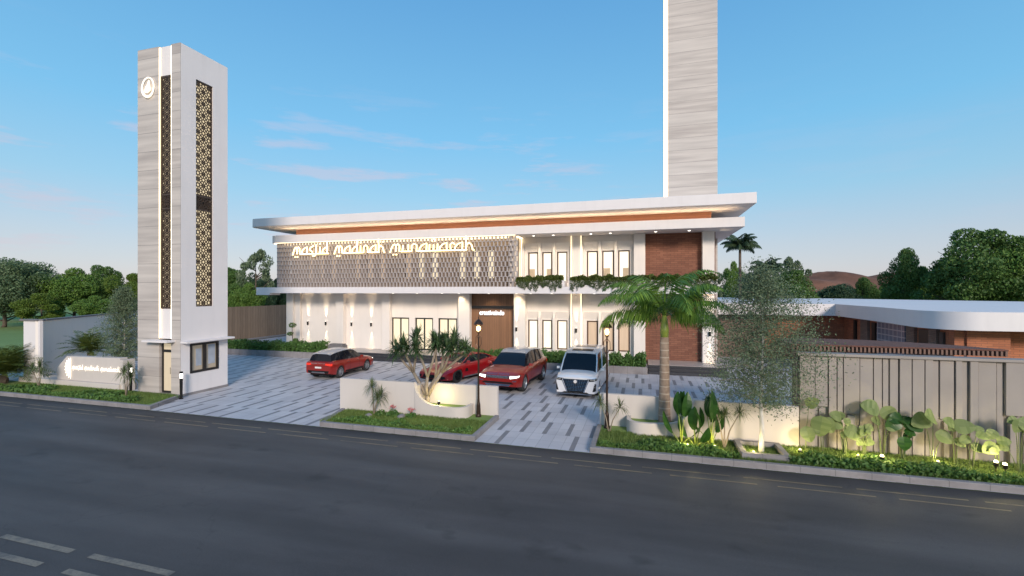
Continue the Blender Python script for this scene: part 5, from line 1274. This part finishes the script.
def make_van(label):
    t = thing('parked_van', label, 'van'); L, W, r = 4.95, 1.86, .36; ax = (-1.55, 1.5)
    zs = lambda x: interp(x, [(-2.48, 1.05), (-2, 1.08), (.8, 1.06), (1.6, 1.04), (2.1, 1.0), (2.40, .95), (2.48, .90)])
    zh = lambda x: interp(x, [(-2.48, 1.08), (-2, 1.12), (1.3, 1.17), (1.7, 1.15), (2.1, 1.09), (2.38, 1.01), (2.48, .93)])
    bd = car_body(L, W, zs, zh, ax, r, .22, (.03, 0), (.08, 0), .07).build('body', M['carwhite'], t, auto=True)
    b = MB(); b.box(-2.3, 2.3, -.7, .7, .17, .6); b.build('underbody', M['carblack'], t)
    greenhouse(t, W, (-2.4, 1.1, 1.75, 1.10), (-2.30, 1.86, -.6, 1.95, 1.0, 1.85), M['carwhite'], M['carwhite'], .95, .83, ((.0, .07, 1), (.66, .03, 1), (1, .032, 1)), ((.32, .72, .5), (-.9, -.3, .5)), rooft=.03)
    for x in ax:
        for s in (1, -1): wheel(t, x, s*(W/2-.13), r, .23, M['rim'])
    F = L/2; K = Skin(t, bd); bl, ch = M['carblack'], M['chrome']
    K.lay('grille', bl, 'f', [(-.36, .30), (.36, .30), (.58, .86), (-.58, .86)], off=.006, nu=10, nv=8)
    g = bl
    b = MB()
    for k in range(8):
        z = .36+k*.064; w = .36+.22*(z-.30)/.56
        pts = [K.hit('f', w*(i/6-1), z) for i in range(13)]; b.tube([p[0]+p[1]*.014 for p in pts if p], .006, 4)
    for k in range(-4, 5):
        pts = [K.hit('f', k*.062*(1+.7*j/6), .34+j*.085) for j in range(7)]; b.tube([p[0]+p[1]*.014 for p in pts if p], .005, 4)
    b.build('grille_bars', ch, t)
    b = MB(); p = K.hit('f', 0, .76)[0]; b.lathe([(.075, p.x+.01), (.075, p.x+.035)], (0, 0, .76), 18, 'x'); b.build('front_emblem', M['plate'], t)
    K.lay('lower_intake', bl, 'f', [(-.60, .255), (.60, .255), (.50, .30), (-.50, .30)], off=.008)
    K.both('headlight_surround', bl, 'f', [(.60, .775), (.91, .81), (.925, .92), (.58, .89)], off=.006)
    K.both('headlight', M['headoff'], 'f', [(.66, .835), (.89, .865), (.89, .885), (.66, .862)], off=.012)
    K.both('running_light', ch, 'f', [(.52, .87), (.90, .905), (.90, .922), (.52, .892)], off=.016)
    K.both('corner_intake', bl, 'f', [(.76, .34), (.885, .36), (.90, .66), (.85, .70)], off=.006)
    K.both('grille_edge', ch, 'f', [(.36, .29), (.40, .29), (.615, .80), (.585, .83)], off=.014)
    K.both('tail_light', M['taillight'], 'r', [(.70, .70), (.86, .70), (.86, 1.02), (.70, 1.02)], off=.01)
    K.both('sill_trim', ch, 'l', [(-1.05, .245), (1.0, .245), (1.0, .29), (-1.05, .29)], off=.010)
    K.both('slide_rail', bl, 'l', [(-1.6, .86), (-.3, .86), (-.3, .875), (-1.6, .875)], off=.004)
    for x in (.30, -.85): K.both('door_seam', bl, 'l', [(x, .34), (x+.01, .34), (x+.01, 1.05), (x, 1.05)], off=.002, nu=1, nv=6)
    for x in (.12, -.62): K.both('door_handle', ch, 'l', [(x-.1, .92), (x+.1, .92), (x+.1, .945), (x-.1, .945)], off=.022, nu=3, nv=1)
    b = MB(); b.box(F-.06, F+.03, -.72, .72, .195, .225); b.build('bumper_lip', ch, t)
    mirror(t, .90, 1.14, 1.25, W, M['carwhite']); return t
o = make_van('white people carrier with chrome grille and two dark sunroofs facing the road'); o.location = (-2.72, 22.72, 0); o.rotation_euler = (0, 0, R(-93)); o.scale = (1.0,)*3

# ------------------------------------------------------------------ camera, sky, sun
cam = bpy.data.cameras.new('camera'); cam.sensor_width = 36; cam.lens = 36*456/1024; cam.shift_y = 2.5/1024; cam.clip_end = 3000; cam.clip_start = .05
co = bpy.data.objects.new('camera', cam); COL.objects.link(co); co.location = (0, 0, CAMH); co.rotation_euler = (PI/2, 0, YAW); SC.camera = co

SUN_EL, SUN_AZ = R(22), R(150)   # azimuth measured clockwise from +Y
w = bpy.data.worlds.new('World'); SC.world = w; w.use_nodes = True; n = N(w)
sky = n.n('ShaderNodeTexSky'); sky.sky_type = 'NISHITA'; sky.sun_disc = False; sky.sun_elevation = SUN_EL; sky.sun_rotation = SUN_AZ; sky.altitude = 0; sky.air_density = 1.0; sky.dust_density = .6; sky.ozone_density = 2.0
g = n.n('ShaderNodeTexCoord').outputs['Generated']; s = n.n('ShaderNodeSeparateXYZ'); n.l(g, s.inputs[0]); zc = n.math('ADD', n.math('MAXIMUM', s.outputs[2], 0.), .12)
cb = n.n('ShaderNodeCombineXYZ'); n.l(n.math('DIVIDE', s.outputs[0], zc), cb.inputs[0]); n.l(n.math('DIVIDE', s.outputs[1], zc), cb.inputs[1])
cl = n.noise(4.2, n.map(g, (1, 1, 6.5), loc=(4.2, .6, .3)), 6, .6); cm = n.math('MULTIPLY', n.ramp(cl, .545, .65), n.ramp(s.outputs[0], .12, -.25, .12, 1.))
cm = n.math('MULTIPLY', cm, n.ramp(s.outputs[2], .40, .26)); cm = n.math('MULTIPLY', cm, n.ramp(s.outputs[2], .03, .09))
rp = n.n('ShaderNodeValToRGB'); cr = rp.color_ramp; n.l(s.outputs[2], rp.inputs[0])
for k, (p_, c_) in enumerate(((0., (2.3, 2.1, 2.3)), (.09, (1.85, 2.12, 2.5)), (.19, (1.15, 2.2, 2.95)), (.31, (.72, 2.05, 3.2)), (.62, (.36, 1.32, 2.7)))):
    e_ = cr.elements[k] if k < 2 else cr.elements.new(p_); e_.position = p_; e_.color = (*c_, 1)
c = n.mix(.88, sky.outputs[0], rp.outputs[0])
cloudc = n.mix(n.ramp(s.outputs[2], 0, .5), (3.0, 2.15, 2.35), (2.6, 2.5, 3.1))
c = n.mix(n.math('MULTIPLY', cm, .38), c, cloudc)
bg = n.n('ShaderNodeBackground'); n.l(c, bg.inputs[0]); bg.inputs[1].default_value = .12
o = n.n('ShaderNodeOutputWorld'); n.l(bg.outputs[0], o.inputs[0])
sl = bpy.data.lights.new('sun', 'SUN'); sl.energy = 1.7; sl.angle = R(12); sl.color = (1, .86, .74); so = bpy.data.objects.new('sun', sl); COL.objects.link(so)
sv = Vector((math.sin(SUN_AZ)*math.cos(SUN_EL), math.cos(SUN_AZ)*math.cos(SUN_EL), math.sin(SUN_EL))); so.rotation_euler = sv.to_track_quat('Z', 'Y').to_euler()
SC.view_settings.view_transform = 'Standard'; SC.view_settings.look = 'None'; SC.view_settings.exposure = 1.08; SC.view_settings.gamma = 1
SC.cycles.use_denoising = True; SC.cycles.max_bounces = 6; SC.cycles.transparent_max_bounces = 6; SC.cycles.use_light_tree = True; SC.cycles.sample_clamp_indirect = 6
